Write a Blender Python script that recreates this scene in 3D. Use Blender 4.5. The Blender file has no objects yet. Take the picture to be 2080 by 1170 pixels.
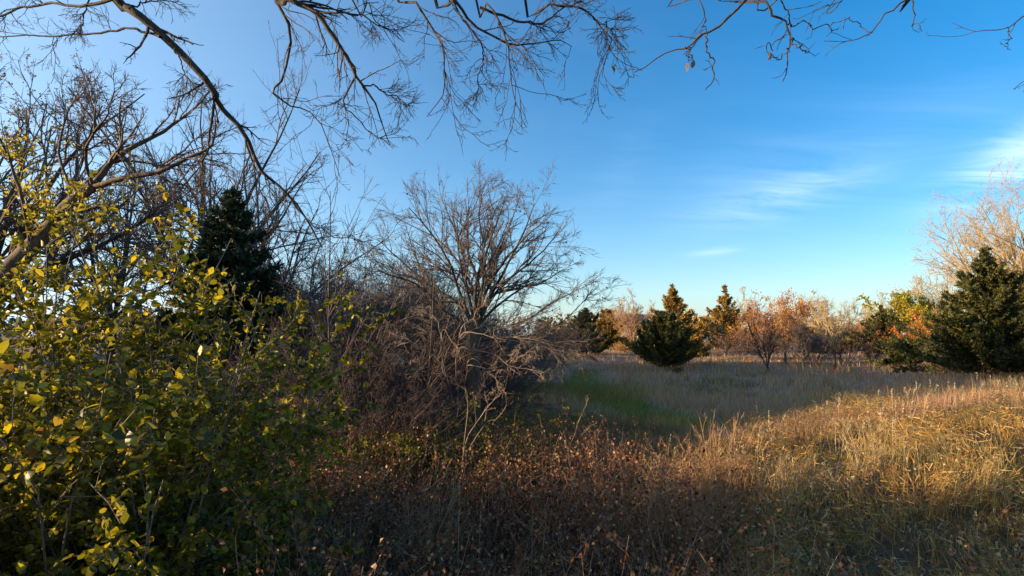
import bpy, math, numpy as np
from mathutils import Vector
R = math.radians
scene = bpy.context.scene
COL = scene.collection

# ------------------------------------------------------------------ camera
F, HORIZON, CAMZ = 1155.0, 680.0, 3.0            # focal length in photo pixels, horizon row, eye height
PITCH = math.atan((HORIZON - 585.0) / F)
cam_d = bpy.data.cameras.new('camera'); cam = bpy.data.objects.new('camera', cam_d); COL.objects.link(cam)
cam_d.sensor_width = 36.0; cam_d.lens = F / 2080.0 * 36.0
cam_d.clip_start = 0.05; cam_d.clip_end = 9000.0
cam.location = (0, 0, CAMZ); cam.rotation_euler = (math.pi / 2 + PITCH, 0, 0)
scene.camera = cam

# ------------------------------------------------------------------ sun and sky
SUN_EL = R(11.2)
SUN_AZ = R(-99.0)                                 # measured from +Y, clockwise positive: low sun on the west side, a little behind
SUN_DIR = Vector((math.sin(SUN_AZ) * math.cos(SUN_EL), math.cos(SUN_AZ) * math.cos(SUN_EL), math.sin(SUN_EL)))
sun_d = bpy.data.lights.new('sun', 'SUN'); sun = bpy.data.objects.new('sun', sun_d); COL.objects.link(sun)
sun_d.energy = 4.6; sun_d.angle = R(0.5); sun_d.color = (1.0, 0.74, 0.45)
sun.rotation_euler = SUN_DIR.to_track_quat('Z', 'Y').to_euler()
sun.location = (-40, -5, 30)

world = bpy.data.worlds.new('World'); scene.world = world; world.use_nodes = True
wt = world.node_tree; wt.nodes.clear()
def wn(t, **kw):
    n = wt.nodes.new(t)
    for k, v in kw.items(): setattr(n, k, v)
    return n
def wmath(op, a, b=None, clamp=False):
    n = wn('ShaderNodeMath', operation=op); n.use_clamp = clamp
    for i, v in enumerate((a, b)):
        if v is None: continue
        if isinstance(v, (int, float)): n.inputs[i].default_value = v
        else: wt.links.new(v, n.inputs[i])
    return n.outputs[0]
sky = wn('ShaderNodeTexSky'); sky.sky_type = 'NISHITA'; sky.sun_disc = False
sky.sun_elevation = SUN_EL; sky.sun_rotation = SUN_AZ
sky.altitude = 200; sky.air_density = 1.0; sky.dust_density = 1.1; sky.ozone_density = 3.0
hs = wn('ShaderNodeHueSaturation'); hs.inputs['Saturation'].default_value = 1.36
wt.links.new(sky.outputs[0], hs.inputs['Color'])
tc = wn('ShaderNodeTexCoord'); sep = wn('ShaderNodeSeparateXYZ'); wt.links.new(tc.outputs['Generated'], sep.inputs[0])
ysafe = wmath('MAXIMUM', sep.outputs['Y'], 0.05)
zs = wmath('ADD', wmath('MAXIMUM', sep.outputs['Z'], 0.0), 0.12)
cu, cv = wmath('DIVIDE', sep.outputs['X'], zs), wmath('DIVIDE', sep.outputs['Y'], zs)   # cirrus sheet seen from below
comb = wn('ShaderNodeCombineXYZ'); wt.links.new(cu, comb.inputs[0]); wt.links.new(cv, comb.inputs[1])
mp = wn('ShaderNodeMapping'); mp.inputs['Rotation'].default_value = (0, 0, R(35)); mp.inputs['Scale'].default_value = (0.8, 2.6, 1)
wt.links.new(comb.outputs[0], mp.inputs[0])
nz = wn('ShaderNodeTexNoise'); nz.inputs['Scale'].default_value = 1.5; nz.inputs['Detail'].default_value = 10; nz.inputs['Roughness'].default_value = 0.62
nz.inputs['Distortion'].default_value = 0.9
wt.links.new(mp.outputs[0], nz.inputs['Vector'])
gu, gw = wmath('DIVIDE', sep.outputs['X'], ysafe), wmath('DIVIDE', sep.outputs['Z'], ysafe)
def patch(u0, w0, su, sw, ang):                   # where a wisp of cirrus stands in the sky
    c, s = math.cos(ang), math.sin(ang)
    du, dw = wmath('SUBTRACT', gu, u0), wmath('SUBTRACT', gw, w0)
    a = wmath('DIVIDE', wmath('ADD', wmath('MULTIPLY', du, c), wmath('MULTIPLY', dw, s)), su)
    b = wmath('DIVIDE', wmath('SUBTRACT', wmath('MULTIPLY', dw, c), wmath('MULTIPLY', du, s)), sw)
    q = wmath('ADD', wmath('MULTIPLY', a, a), wmath('MULTIPLY', b, b))
    return wmath('POWER', 2.718, wmath('MULTIPLY', q, -1.0))
m = wmath('MULTIPLY', patch(0.50, 0.250, 0.14, 0.030, R(14)), 0.5)
m = wmath('ADD', m, wmath('MULTIPLY', patch(0.92, 0.315, 0.14, 0.04, R(26)), 1.4))
m = wmath('ADD', m, wmath('MULTIPLY', patch(0.62, 0.34, 0.30, 0.06, R(16)), 0.13))
m = wmath('ADD', m, wmath('MULTIPLY', patch(0.20, 0.29, 0.035, 0.10, R(-30)), 0.05))
m = wmath('ADD', m, wmath('MULTIPLY', patch(0.365, 0.148, 0.045, 0.007, R(8)), 0.30))
m = wmath('ADD', m, 0.02)
cn = wmath('MULTIPLY', wmath('SUBTRACT', nz.outputs['Fac'], 0.32), 2.6, clamp=True)
cf = wmath('MULTIPLY', wmath('MULTIPLY', m, cn), 0.62, clamp=True)
mix = wn('ShaderNodeMix'); mix.data_type = 'RGBA'
wt.links.new(cf, mix.inputs['Factor']); wt.links.new(hs.outputs[0], mix.inputs[6]); mix.inputs[7].default_value = (6.4, 6.9, 7.5, 1)
# thin veil of high haze: whiter toward the sun's side and along the whole horizon
toward = wmath('ADD', wmath('MULTIPLY', sep.outputs['X'], SUN_DIR.x), wmath('MULTIPLY', sep.outputs['Y'], SUN_DIR.y))
veil = wmath('MULTIPLY', wmath('POWER', wmath('MAXIMUM', wmath('ADD', wmath('MULTIPLY', toward, 0.5), 0.5), 0.0), 3.0), 0.85)
veil = wmath('ADD', veil, wmath('MULTIPLY', wmath('POWER', 2.718, wmath('MULTIPLY', wmath('MAXIMUM', sep.outputs['Z'], 0.0), -7.5)), wmath('ADD', wmath('MULTIPLY', wmath('MAXIMUM', toward, 0.0), 0.55), 0.38)), clamp=True)
mixv = wn('ShaderNodeMix'); mixv.data_type = 'RGBA'; wt.links.new(veil, mixv.inputs['Factor']); wt.links.new(mix.outputs[2], mixv.inputs[6]); mixv.inputs[7].default_value = (3.35, 4.25, 5.1, 1)
bg = wn('ShaderNodeBackground'); bg.inputs['Strength'].default_value = 0.10
wt.links.new(mixv.outputs[2], bg.inputs['Color'])
wo = wn('ShaderNodeOutputWorld'); wt.links.new(bg.outputs[0], wo.inputs[0])

vs = scene.view_settings
vs.view_transform = 'Standard'; vs.look = 'None'; vs.gamma = 1.0; vs.exposure = 1.45; vs.use_curve_mapping = False
cy = scene.cycles
cy.max_bounces = 5; cy.diffuse_bounces = 2; cy.glossy_bounces = 1; cy.transmission_bounces = 3; cy.transparent_max_bounces = 4
cy.use_denoising = True

# ------------------------------------------------------------------ helpers
def at(px, py, Y):
    """World point seen at photo pixel (px, py) at the distance Y ahead of the eye."""
    u, v = (px - 1040.0) / F, (585.0 - py) / F
    c, s = math.cos(PITCH), math.sin(PITCH)
    d = np.array([u, c - v * s, s + v * c]); k = Y / d[1]
    return np.array([0, 0, CAMZ]) + d * k
def gx(px, Y): return at(px, HORIZON, Y)[0]
def S(t): t = np.clip(t, 0, 1); return t * t * (3 - 2 * t)
def ground(x, y):
    x = np.asarray(x, float); y = np.asarray(y, float)
    z = 0.16 * np.sin(0.13 * x + 1.0) * np.sin(0.11 * y + .4) + 0.08 * np.sin(0.31 * x - 0.2 * y)
    z = z * S((400 - np.hypot(x, y)) / 300)
    z = z + 1.0 * S((x - 1.6) / 9.5) * S((y - 3.2) / 6.5) * (1 - S((y - 11.5 - 0.28 * x) / 6.0)) * (1 - S((x - 30) / 30))
    z = z + 0.85 * S((y - 50) / 60)
    z = z + 0.35 * (1 - S((y - 8) / 7)) * (1 - S((np.abs(x) - 20) / 20))
    return z
PATH = np.array([(9.5, 15.8), (6.9, 17.6), (5.1, 20.4), (4.4, 26.6), (4.2, 36.0), (6.5, 50.0)])
def path_dist(x, y):
    best = np.full(np.shape(x), 1e9)
    for a, b in zip(PATH[:-1], PATH[1:]):
        ab = b - a; t = np.clip(((x - a[0]) * ab[0] + (y - a[1]) * ab[1]) / (ab @ ab), 0, 1)
        best = np.minimum(best, np.hypot(x - a[0] - t * ab[0], y - a[1] - t * ab[1]))
    return best
def vnoise(x, y, s, seed=0):
    """Cheap smooth value noise, 0..1."""
    rng = np.random.default_rng(seed); G = rng.random((64, 64))
    x, y = np.asarray(x) / s + 1000, np.asarray(y) / s + 1000
    xi, yi = np.floor(x).astype(int), np.floor(y).astype(int); fx, fy = S(x - xi), S(y - yi)
    g = lambda a, b: G[a % 64, b % 64]
    return (g(xi, yi) * (1 - fx) + g(xi + 1, yi) * fx) * (1 - fy) + (g(xi, yi + 1) * (1 - fx) + g(xi + 1, yi + 1) * fx) * fy
def unit(v): return v / np.maximum(np.linalg.norm(v, axis=-1, keepdims=True), 1e-9)

class Soup:
    def __init__(s): s.v, s.q, s.t, s.n = [], [], [], 0
    def add(s, v, quads=None, tris=None):
        v = np.asarray(v, np.float32).reshape(-1, 3); s.v.append(v)
        if quads is not None and len(quads): s.q.append(np.asarray(quads).reshape(-1, 4) + s.n)
        if tris is not None and len(tris): s.t.append(np.asarray(tris).reshape(-1, 3) + s.n)
        s.n += len(v); return s
    def mesh(s, name, mat, smooth=False):
        me = bpy.data.meshes.new(name)
        v = np.concatenate(s.v) if s.v else np.zeros((0, 3), np.float32)
        q = np.concatenate(s.q) if s.q else np.zeros((0, 4), int); t = np.concatenate(s.t) if s.t else np.zeros((0, 3), int)
        me.vertices.add(len(v)); me.vertices.foreach_set('co', v.ravel())
        me.loops.add(q.size + t.size); me.loops.foreach_set('vertex_index', np.concatenate([q.ravel(), t.ravel()]).astype(np.int32))
        me.polygons.add(len(q) + len(t))
        me.polygons.foreach_set('loop_start', np.concatenate([np.arange(len(q)) * 4, q.size + np.arange(len(t)) * 3]).astype(np.int32))
        if smooth: me.polygons.foreach_set('use_smooth', np.ones(len(q) + len(t), bool))
        me.update(calc_edges=True); me.materials.append(mat)
        return me
def tag(o, label=None, cat=None, group=None, kind=None):
    if label: o['label'] = label
    if cat: o['category'] = cat
    if group: o['group'] = group
    if kind: o['kind'] = kind
    return o
def link(name, data, parent=None, loc=None):
    o = bpy.data.objects.new(name, data); COL.objects.link(o)
    if parent: o.parent = parent
    if loc is not None: o.location = tuple(float(a) for a in loc)
    return o
def thing(name, label, cat, loc, group=None, rz=0.0, sc=1.0):
    o = link(name, None, loc=loc); o.rotation_euler = (0, 0, rz); o.scale = (sc, sc, sc); o.empty_display_size = .3
    return tag(o, label, cat, group)
def dup(root, loc, rz, sc, label, group=None):
    r = root.copy(); COL.objects.link(r); r.location = tuple(float(a) for a in loc); r.rotation_euler = (0, 0, rz); r.scale = sc if isinstance(sc, tuple) else (sc, sc, sc)
    r['label'] = label
    if group: r['group'] = group
    elif 'group' in r: del r['group']
    for ch in root.children:
        c = ch.copy(); COL.objects.link(c); c.parent = r
    return r

# ------------------------------------------------------------------ materials
MATS = {}
def new_mat(name):
    m = bpy.data.materials.new(name); m.use_nodes = True; m.node_tree.nodes.clear(); return m, m.node_tree
def ramp(nt, fac, cols, pos=None):
    r = nt.nodes.new('ShaderNodeValToRGB'); e = r.color_ramp.elements
    n = len(cols)
    while len(e) < n: e.new(1.0)
    for i, c in enumerate(cols):
        e[i].position = pos[i] if pos else i / (n - 1); e[i].color = (*c, 1)
    nt.links.new(fac, r.inputs[0]); return r.outputs[0]
def leaf_mat(name, cols, trans=0.35, rough=0.55, spec=0.3, pos=None, blotch=0.0):
    m, nt = new_mat(name); N = nt.nodes.new
    geo = N('ShaderNodeNewGeometry'); oi = N('ShaderNodeObjectInfo')
    ad = N('ShaderNodeMath'); ad.operation = 'ADD'; fr = N('ShaderNodeMath'); fr.operation = 'FRACT'
    nt.links.new(geo.outputs['Random Per Island'], ad.inputs[0]); nt.links.new(oi.outputs['Random'], ad.inputs[1]); nt.links.new(ad.outputs[0], fr.inputs[0])
    c = ramp(nt, fr.outputs[0], cols, pos)
    if blotch:
        bn = N('ShaderNodeTexNoise'); bn.inputs['Scale'].default_value = blotch; bn.inputs['Detail'].default_value = 3; nt.links.new(geo.outputs['Position'], bn.inputs['Vector'])
        bf = ramp(nt, bn.outputs['Fac'], [(0, 0, 0), (0, 0, 0), (1, 1, 1)], [0, .56, .70])
        bm = N('ShaderNodeMix'); bm.data_type = 'RGBA'; nt.links.new(bf, bm.inputs['Factor']); nt.links.new(c, bm.inputs[6]); bm.inputs[7].default_value = (.13, .06, .015, 1); c = bm.outputs[2]
    p = N('ShaderNodeBsdfPrincipled'); p.inputs['Roughness'].default_value = rough; p.inputs['Specular IOR Level'].default_value = spec
    nt.links.new(c, p.inputs['Base Color'])
    out = N('ShaderNodeOutputMaterial')
    if trans > 0:
        t = N('ShaderNodeBsdfTranslucent'); nt.links.new(c, t.inputs['Color'])
        mx = N('ShaderNodeMixShader'); mx.inputs[0].default_value = trans
        nt.links.new(p.outputs[0], mx.inputs[1]); nt.links.new(t.outputs[0], mx.inputs[2]); nt.links.new(mx.outputs[0], out.inputs[0])
    else: nt.links.new(p.outputs[0], out.inputs[0])
    MATS[name] = m; return m
def bark_mat(name, c1, c2, scale=14.0, rough=0.85):
    m, nt = new_mat(name); N = nt.nodes.new
    tcn = N('ShaderNodeTexCoord'); mpn = N('ShaderNodeMapping'); mpn.inputs['Scale'].default_value = (1, 1, .3)
    nt.links.new(tcn.outputs['Object'], mpn.inputs[0])
    n = N('ShaderNodeTexNoise'); n.inputs['Scale'].default_value = scale; n.inputs['Detail'].default_value = 5; nt.links.new(mpn.outputs[0], n.inputs['Vector'])
    c = ramp(nt, n.outputs['Fac'], [c1, c2], [.35, .7])
    p = N('ShaderNodeBsdfPrincipled'); p.inputs['Roughness'].default_value = rough; p.inputs['Specular IOR Level'].default_value = .25
    b = N('ShaderNodeBump'); b.inputs['Strength'].default_value = .5; b.inputs['Distance'].default_value = .02
    nt.links.new(n.outputs['Fac'], b.inputs['Height']); nt.links.new(b.outputs[0], p.inputs['Normal'])
    nt.links.new(c, p.inputs['Base Color'])
    out = N('ShaderNodeOutputMaterial'); nt.links.new(p.outputs[0], out.inputs[0]); MATS[name] = m; return m
def plain_mat(name, c1, c2, scale=6.0, rough=.7):
    return bark_mat(name, c1, c2, scale, rough)
bark_mat('dark_bark', (.035, .028, .024), (.085, .068, .055), 22)
bark_mat('grey_twig', (.085, .064, .055), (.165, .128, .108), 10)
bark_mat('brown_bark', (.06, .04, .028), (.15, .10, .065), 18)
bark_mat('tan_twig', (.27, .195, .10), (.42, .31, .165), 8)
bark_mat('rust_twig', (.24, .13, .065), (.42, .25, .13), 8)
bark_mat('purple_twig', (.055, .036, .032), (.12, .078, .064), 6)
bark_mat('pale_twig', (.20, .14, .09), (.42, .31, .21), 12)
bark_mat('young_bark', (.13, .10, .075), (.24, .19, .14), 16)
leaf_mat('shrub_leaf', [(.05, .06, .005), (.13, .13, .008), (.23, .20, .010), (.38, .31, .013), (.56, .42, .013), (.20, .10, .02)], .5, .45, .5, [0, .3, .58, .78, .93, 1], blotch=55)
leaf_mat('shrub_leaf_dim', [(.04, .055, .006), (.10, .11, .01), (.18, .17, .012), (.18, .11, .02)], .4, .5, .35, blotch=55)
leaf_mat('yellow_leaf', [(.22, .20, .02), (.46, .40, .04), (.58, .48, .06), (.40, .26, .03)], .5, .5, .3)
leaf_mat('brown_oak_leaf', [(.10, .06, .035), (.19, .11, .06), (.26, .16, .08)], .35, .6, .25)
leaf_mat('bramble_leaf', [(.04, .014, .006), (.12, .040, .014), (.22, .078, .024), (.35, .145, .045), (.55, .32, .14), (.10, .08, .012)], .25, .5, .4, [0, .3, .55, .84, .97, 1])
leaf_mat('green_bush_leaf', [(.05, .06, .006), (.13, .13, .010), (.23, .20, .012), (.28, .20, .02)], .4, .55, .3)
leaf_mat('cedar_needle', [(.012, .024, .010), (.035, .050, .016), (.09, .085, .022), (.14, .105, .03)], .12, .6, .2)
leaf_mat('sunlit_bronze_needle', [(.06, .055, .014), (.22, .14, .032), (.38, .22, .05), (.46, .28, .07)], .15, .6, .2)  # winter bronze, with the low sun's gold put into the colour
leaf_mat('spruce_needle', [(.012, .022, .011), (.028, .045, .02), (.05, .065, .026)], .08, .55, .25)
leaf_mat('orange_leaf', [(.42, .12, .025), (.58, .19, .035), (.62, .27, .05)], .4, .6, .2)
leaf_mat('russet_leaf', [(.36, .12, .04), (.55, .20, .06), (.62, .30, .085)], .35, .6, .2)
leaf_mat('gold_leaf', [(.36, .18, .035), (.52, .29, .05), (.58, .38, .09)], .35, .6, .2)
leaf_mat('lime_leaf', [(.22, .22, .02), (.36, .33, .025), (.44, .38, .04)], .4, .6, .2)
leaf_mat('straw_grass', [(.20, .13, .04), (.40, .28, .10), (.56, .42, .16), (.16, .15, .03)], .3, .6, .25, [0, .4, .85, 1])
leaf_mat('gold_grass', [(.20, .085, .022), (.40, .19, .045), (.54, .30, .075), (.46, .33, .11), (.13, .12, .02)], .3, .6, .25, [0, .3, .6, .88, 1])
leaf_mat('russet_stalk', [(.22, .085, .035), (.38, .17, .065), (.50, .27, .11)], .15, .6, .25)
leaf_mat('sunlit_tuft', [(.13, .11, .025), (.25, .20, .045), (.36, .27, .08)], .35, .6, .2)  # sunlit yellow painted into the grass colour
leaf_mat('path_grass', [(.08, .10, .016), (.16, .19, .028), (.27, .28, .05), (.40, .34, .09)], .35, .6, .2)
leaf_mat('weed_grass', [(.07, .05, .025), (.15, .10, .05), (.22, .155, .07), (.13, .12, .03)], .3, .6, .2)
leaf_mat('green_grass', [(.045, .05, .010), (.085, .085, .014), (.15, .135, .024), (.28, .20, .055)], .35, .6, .25)
leaf_mat('field_grass', [(.30, .14, .095), (.48, .25, .16), (.58, .33, .20), (.64, .41, .24), (.32, .21, .09)], .25, .7, .15)
leaf_mat('seed_head', [(.42, .30, .14), (.58, .45, .25), (.62, .52, .34)], .35, .6, .2)

def ground_mat():
    m, nt = new_mat('field_soil'); N = nt.nodes.new
    tcn = N('ShaderNodeTexCoord')
    def noise(scale, det=6):
        n = N('ShaderNodeTexNoise'); n.inputs['Scale'].default_value = scale; n.inputs['Detail'].default_value = det
        nt.links.new(tcn.outputs['Object'], n.inputs['Vector']); return n.outputs['Fac']
    dry = ramp(nt, noise(.22), [(.16, .125, .065), (.30, .20, .135), (.26, .18, .14), (.36, .26, .15)], [.3, .45, .55, .72])
    fine = ramp(nt, noise(9.0, 8), [(.45, .45, .45), (1.2, 1.2, 1.2)], [.3, .7])
    mul = N('ShaderNodeMix'); mul.data_type = 'RGBA'; mul.blend_type = 'MULTIPLY'; mul.inputs['Factor'].default_value = .8
    nt.links.new(dry, mul.inputs[6]); nt.links.new(fine, mul.inputs[7])
    at_ = N('ShaderNodeAttribute'); at_.attribute_name = 'turf'
    g = ramp(nt, noise(1.3), [(.03, .034, .009), (.06, .062, .014), (.11, .09, .025)], [.3, .5, .75])
    mx = N('ShaderNodeMix'); mx.data_type = 'RGBA'
    tr_ = ramp(nt, noise(2.2, 7), [(0, 0, 0), (1, 1, 1)], [.42, .56]); tm = N('ShaderNodeMath'); tm.operation = 'MULTIPLY'; nt.links.new(at_.outputs['Fac'], tm.inputs[0]); nt.links.new(tr_, tm.inputs[1]); nt.links.new(tm.outputs[0], mx.inputs['Factor']); nt.links.new(mul.outputs[2], mx.inputs[6]); nt.links.new(g, mx.inputs[7])
    li = N('ShaderNodeAttribute'); li.attribute_name = 'shade_litter'
    lc = ramp(nt, noise(16.0, 8), [(.012, .008, .005), (.035, .021, .012), (.075, .042, .022)], [.35, .55, .75])  # dark leaf litter, made blacker to stand for shade below the brambles
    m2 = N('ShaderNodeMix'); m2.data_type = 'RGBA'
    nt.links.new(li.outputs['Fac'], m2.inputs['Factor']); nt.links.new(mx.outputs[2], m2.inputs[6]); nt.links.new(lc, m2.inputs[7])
    p = N('ShaderNodeBsdfPrincipled'); p.inputs['Roughness'].default_value = .95; p.inputs['Specular IOR Level'].default_value = .1
    nt.links.new(m2.outputs[2], p.inputs['Base Color'])
    b = N('ShaderNodeBump'); b.inputs['Strength'].default_value = .7; b.inputs['Distance'].default_value = .12
    nt.links.new(noise(5.0, 8), b.inputs['Height']); nt.links.new(b.outputs[0], p.inputs['Normal'])
    o = N('ShaderNodeOutputMaterial'); nt.links.new(p.outputs[0], o.inputs[0]); return m

# ------------------------------------------------------------------ the ground
def build_ground():
    a = np.linspace(-1, 1, 171); xs = np.sinh(a * 6.2) / math.sinh(6.2) * 3000
    b = np.linspace(-.62, 1, 161); ys = np.sinh(b * 6.2) / math.sinh(6.2) * 3000
    X, Y = np.meshgrid(xs, ys); Z = ground(X, Y)
    v = np.stack([X, Y, Z], -1).reshape(-1, 3); w = len(xs)
    i = np.arange(len(ys) - 1)[:, None] * w + np.arange(w - 1)[None, :]
    q = np.stack([i, i + 1, i + w + 1, i + w], -1).reshape(-1, 4)
    me = Soup().add(v, q).mesh('ground', ground_mat(), True)
    turf = 1 - S((path_dist(X, Y) - .6) / 1.0)
    at_ = me.attributes.new('turf', 'FLOAT', 'POINT'); at_.data.foreach_set('value', turf.ravel().astype(np.float32))
    shade_litter = (1 - S((Y - 12) / 6)) * (1 - S((np.abs(X + 3) - 14) / 8)) * np.where(X > 2, .75, 1.0)  # soil darkened where shade gathers under the undergrowth
    at_ = me.attributes.new('shade_litter', 'FLOAT', 'POINT'); at_.data.foreach_set('value', shade_litter.ravel().astype(np.float32))
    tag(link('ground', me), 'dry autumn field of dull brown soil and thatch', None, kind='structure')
build_ground()

# ------------------------------------------------------------------ shape makers
def spikes(pts, rad, sides=3):
    """Like tubes, each running out to a point: verts, quads, tris."""
    pts = np.asarray(pts, float); N, k, _ = pts.shape
    if k > 2: v, q = tubes(pts[:, :-1], rad[:, :-1], sides) if k > 3 else tubes(pts[:, :2], rad[:, :2], sides)
    else:
        T = unit(pts[:, 1] - pts[:, 0]); A = unit(np.cross(T, np.array([.31, .52, .795]))); B = np.cross(T, A); ang = np.arange(sides) * 2 * math.pi / sides
        v = (pts[:, 0][:, None] + rad[:, 0][:, None, None] * (A[:, None] * np.cos(ang)[None, :, None] + B[:, None] * np.sin(ang)[None, :, None])).reshape(-1, 3); q = np.zeros((0, 4), int)
    m = (k - 1) * sides; n0 = len(v); base = np.arange(N)[:, None] * m + (k - 2) * sides; s = np.arange(sides)[None]
    t = np.stack(np.broadcast_arrays(base + s, base + (s + 1) % sides, n0 + np.arange(N)[:, None]), -1).reshape(-1, 3)
    return np.vstack([v, pts[:, -1]]), q, t
def tubes(pts, rad, sides=3):
    """(N,k,3) centre lines and (N,k) radii -> verts, quads."""
    pts = np.asarray(pts, float); N, k, _ = pts.shape
    T = unit(np.gradient(pts, axis=1)); ref = np.array([.31, .52, .795])
    A = unit(np.cross(T, ref)); B = np.cross(T, A)
    ang = np.arange(sides) * 2 * math.pi / sides
    v = pts[:, :, None, :] + rad[:, :, None, None] * (A[:, :, None, :] * np.cos(ang)[None, None, :, None] + B[:, :, None, :] * np.sin(ang)[None, None, :, None])
    n0 = np.arange(N)[:, None, None] * k * sides; j = np.arange(k - 1)[None, :, None] * sides; s = np.arange(sides)[None, None, :]; s2 = (s + 1) % sides
    q = np.stack(np.broadcast_arrays(n0 + j + s, n0 + j + s2, n0 + j + sides + s2, n0 + j + sides + s), -1).reshape(-1, 4)
    return v.reshape(-1, 3), q
LEAF4 = (np.array([(0, 0, 0), (.30, .45, .07), (0, 1, -.04), (-.30, .45, .07)]), np.array([(0, 1, 2), (0, 2, 3)]))
NEEDLE = (np.array([(-.12, 0, 0), (.12, 0, 0), (.0, 1, .0)]), np.array([(0, 1, 2)]))
OVATE6 = (np.array([(0, 0, 0), (.30, .24, .06), (.31, .66, .06), (0, 1, -.06), (-.31, .66, .06), (-.30, .24, .06)]), np.array([(0, 1, 2), (0, 2, 3), (0, 3, 4), (0, 4, 5)]))
TUFT = (np.array([(-.26, .15, 0), (.26, .15, .03), (0, 1, .0)]), np.array([(0, 1, 2)]))
OVATE = (np.array([(0, 0, 0), (.20, .14, .05), (.36, .42, .09), (.26, .74, .05), (0, 1, -.07), (-.26, .74, .05), (-.36, .42, .09), (-.20, .14, .05), (0, .45, 0)]),
         np.array([(0, 1, 8), (1, 2, 8), (2, 3, 8), (3, 4, 8), (4, 5, 8), (5, 6, 8), (6, 7, 8), (7, 0, 8)]))
def leaves(P, D, L, rng, tmpl=LEAF4, W=1.0, up=None):
    """Leaf blades: base P, axis D, length L."""
    n = len(P); D = unit(D); r = rng.normal(size=(n, 3)) if up is None else unit(up + .0) + .5 * rng.normal(size=(n, 3))
    X = unit(np.cross(D, r)); Z = np.cross(X, D); t, f = tmpl
    L = np.broadcast_to(L, (n,)); W = np.broadcast_to(W, (n,)) * rng.uniform(.75, 1.2, n); curl = rng.uniform(-1.2, 3.2, n)
    v = P[:, None, :] + L[:, None, None] * (t[None, :, 0, None] * X[:, None, :] * W[:, None, None] + t[None, :, 1, None] * D[:, None, :] + (t[None, :, 2] * curl[:, None])[..., None] * Z[:, None, :])
    k = len(t); fa = (np.arange(n)[:, None, None] * k + f[None]).reshape(-1, 3)
    return v.reshape(-1, 3), fa
def run(P, D, L, n, wander, trop, rng, tropdir=(0, 0, 1)):
    """Grow N wandering shoots of n steps at once."""
    N = len(P); pts = np.empty((N, n + 1, 3)); pts[:, 0] = P; d = unit(D); td = np.asarray(tropdir, float)
    wander = np.asarray(wander); trop = np.asarray(trop)
    for i in range(n):
        d = unit(d + rng.normal(size=(N, 3)) * wander + td * trop)
        pts[:, i + 1] = pts[:, i] + d * (L / n)[:, None]
    return pts
def sample(pts, idx, t):
    k = pts.shape[1] - 1; f = t * k; i = np.minimum(f.astype(int), k - 1); f = (f - i)[:, None]
    a, b = pts[idx, i], pts[idx, i + 1]; return a + (b - a) * f, unit(b - a)
def sprout(pts, rad, Lp, sp, rng):
    """Side shoots of one level from the shoots of the level above."""
    N = len(pts); n = sp['n']
    cnt = np.full(N, n) if not sp.get('per_m') else np.maximum(1, np.round(Lp * n)).astype(int)
    idx = np.repeat(np.arange(N), cnt); M = len(idx)
    t = rng.uniform(sp.get('t0', .2), 1.0, M)
    p, T = sample(pts, idx, t)
    per = unit(np.cross(T, rng.normal(size=(M, 3)))) + np.array([0, 0, sp.get('lift', 0.0)])
    per = unit(per - T * (per * T).sum(1, keepdims=True))
    a = np.radians(rng.normal(sp['ang'], sp.get('sd', 12), M))[:, None]
    d = T * np.cos(a) + per * np.sin(a)
    L = Lp[idx] * sp['ratio'] * (1 - sp.get('fall', .6) * (t - sp.get('t0', .2))) * rng.uniform(.6, 1.25, M)
    if 'Lmin' in sp: L = np.maximum(L, sp['Lmin'] * rng.uniform(.7, 1.3, M))
    if 'Lmax' in sp: L = np.minimum(L, sp['Lmax'] * rng.uniform(.6, 1.15, M))
    k = rad.shape[1] - 1; ri = np.minimum((t * k).astype(int), k - 1); rp = rad[idx, ri]
    r0 = np.maximum(np.minimum(rp * sp.get('rr', .65), 10), sp['rmin'])
    q = run(p, d, L, sp['seg'], sp.get('wander', .18), sp.get('trop', .0), rng)
    w = np.linspace(1, .35, sp['seg'] + 1)[None, :]
    return q, np.maximum(r0[:, None] * w, sp['rmin'] * .8), L
def spread(levels_start, specs, rng):
    out = [levels_start]
    for sp in specs: out.append(sprout(*out[-1], sp, rng))
    return out
def soup_tubes(levels, sides):
    s = Soup()
    for i, ((p, r, L), k) in enumerate(zip(levels, sides)): s.add(*(spikes(p, r, 3) if i == len(levels) - 1 and len(levels) > 1 else tubes(p, r, k)))
    return s
def shoots(P, D, L, r0, r1, n, wander, trop, rng):
    P = np.asarray(P, float); N = len(P); L = np.broadcast_to(np.asarray(L, float), (N,)).copy()
    q = run(P, np.asarray(D, float), L, n, wander, trop, rng)
    return q, np.linspace(1, 0, n + 1)[None, :] * (np.asarray(r0) - r1).reshape(-1, 1) + r1, L
def spline(ctrl, n):
    """Smooth curve through control points (Catmull-Rom)."""
    c = np.asarray(ctrl, float); c = np.vstack([2 * c[0] - c[1], c, 2 * c[-1] - c[-2]]); m = len(c) - 3
    u = np.linspace(0, m - 1e-6, n); i = u.astype(int); t = (u - i)[:, None]
    a, b, d, e = c[i], c[i + 1], c[i + 2], c[i + 3]
    return .5 * (2 * b + (d - a) * t + (2 * a - 5 * b + 4 * d - e) * t ** 2 + (3 * b - a - 3 * d + e) * t ** 3)
def wiggle(p, amp, rng):
    w = rng.normal(size=p.shape) * amp; w[0] = 0; w[1:-1] = (w[:-2] + w[1:-1] + w[2:]) / 2; return p + w
def disc(rng, n): a = rng.uniform(0, 2 * math.pi, n); return a

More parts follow.
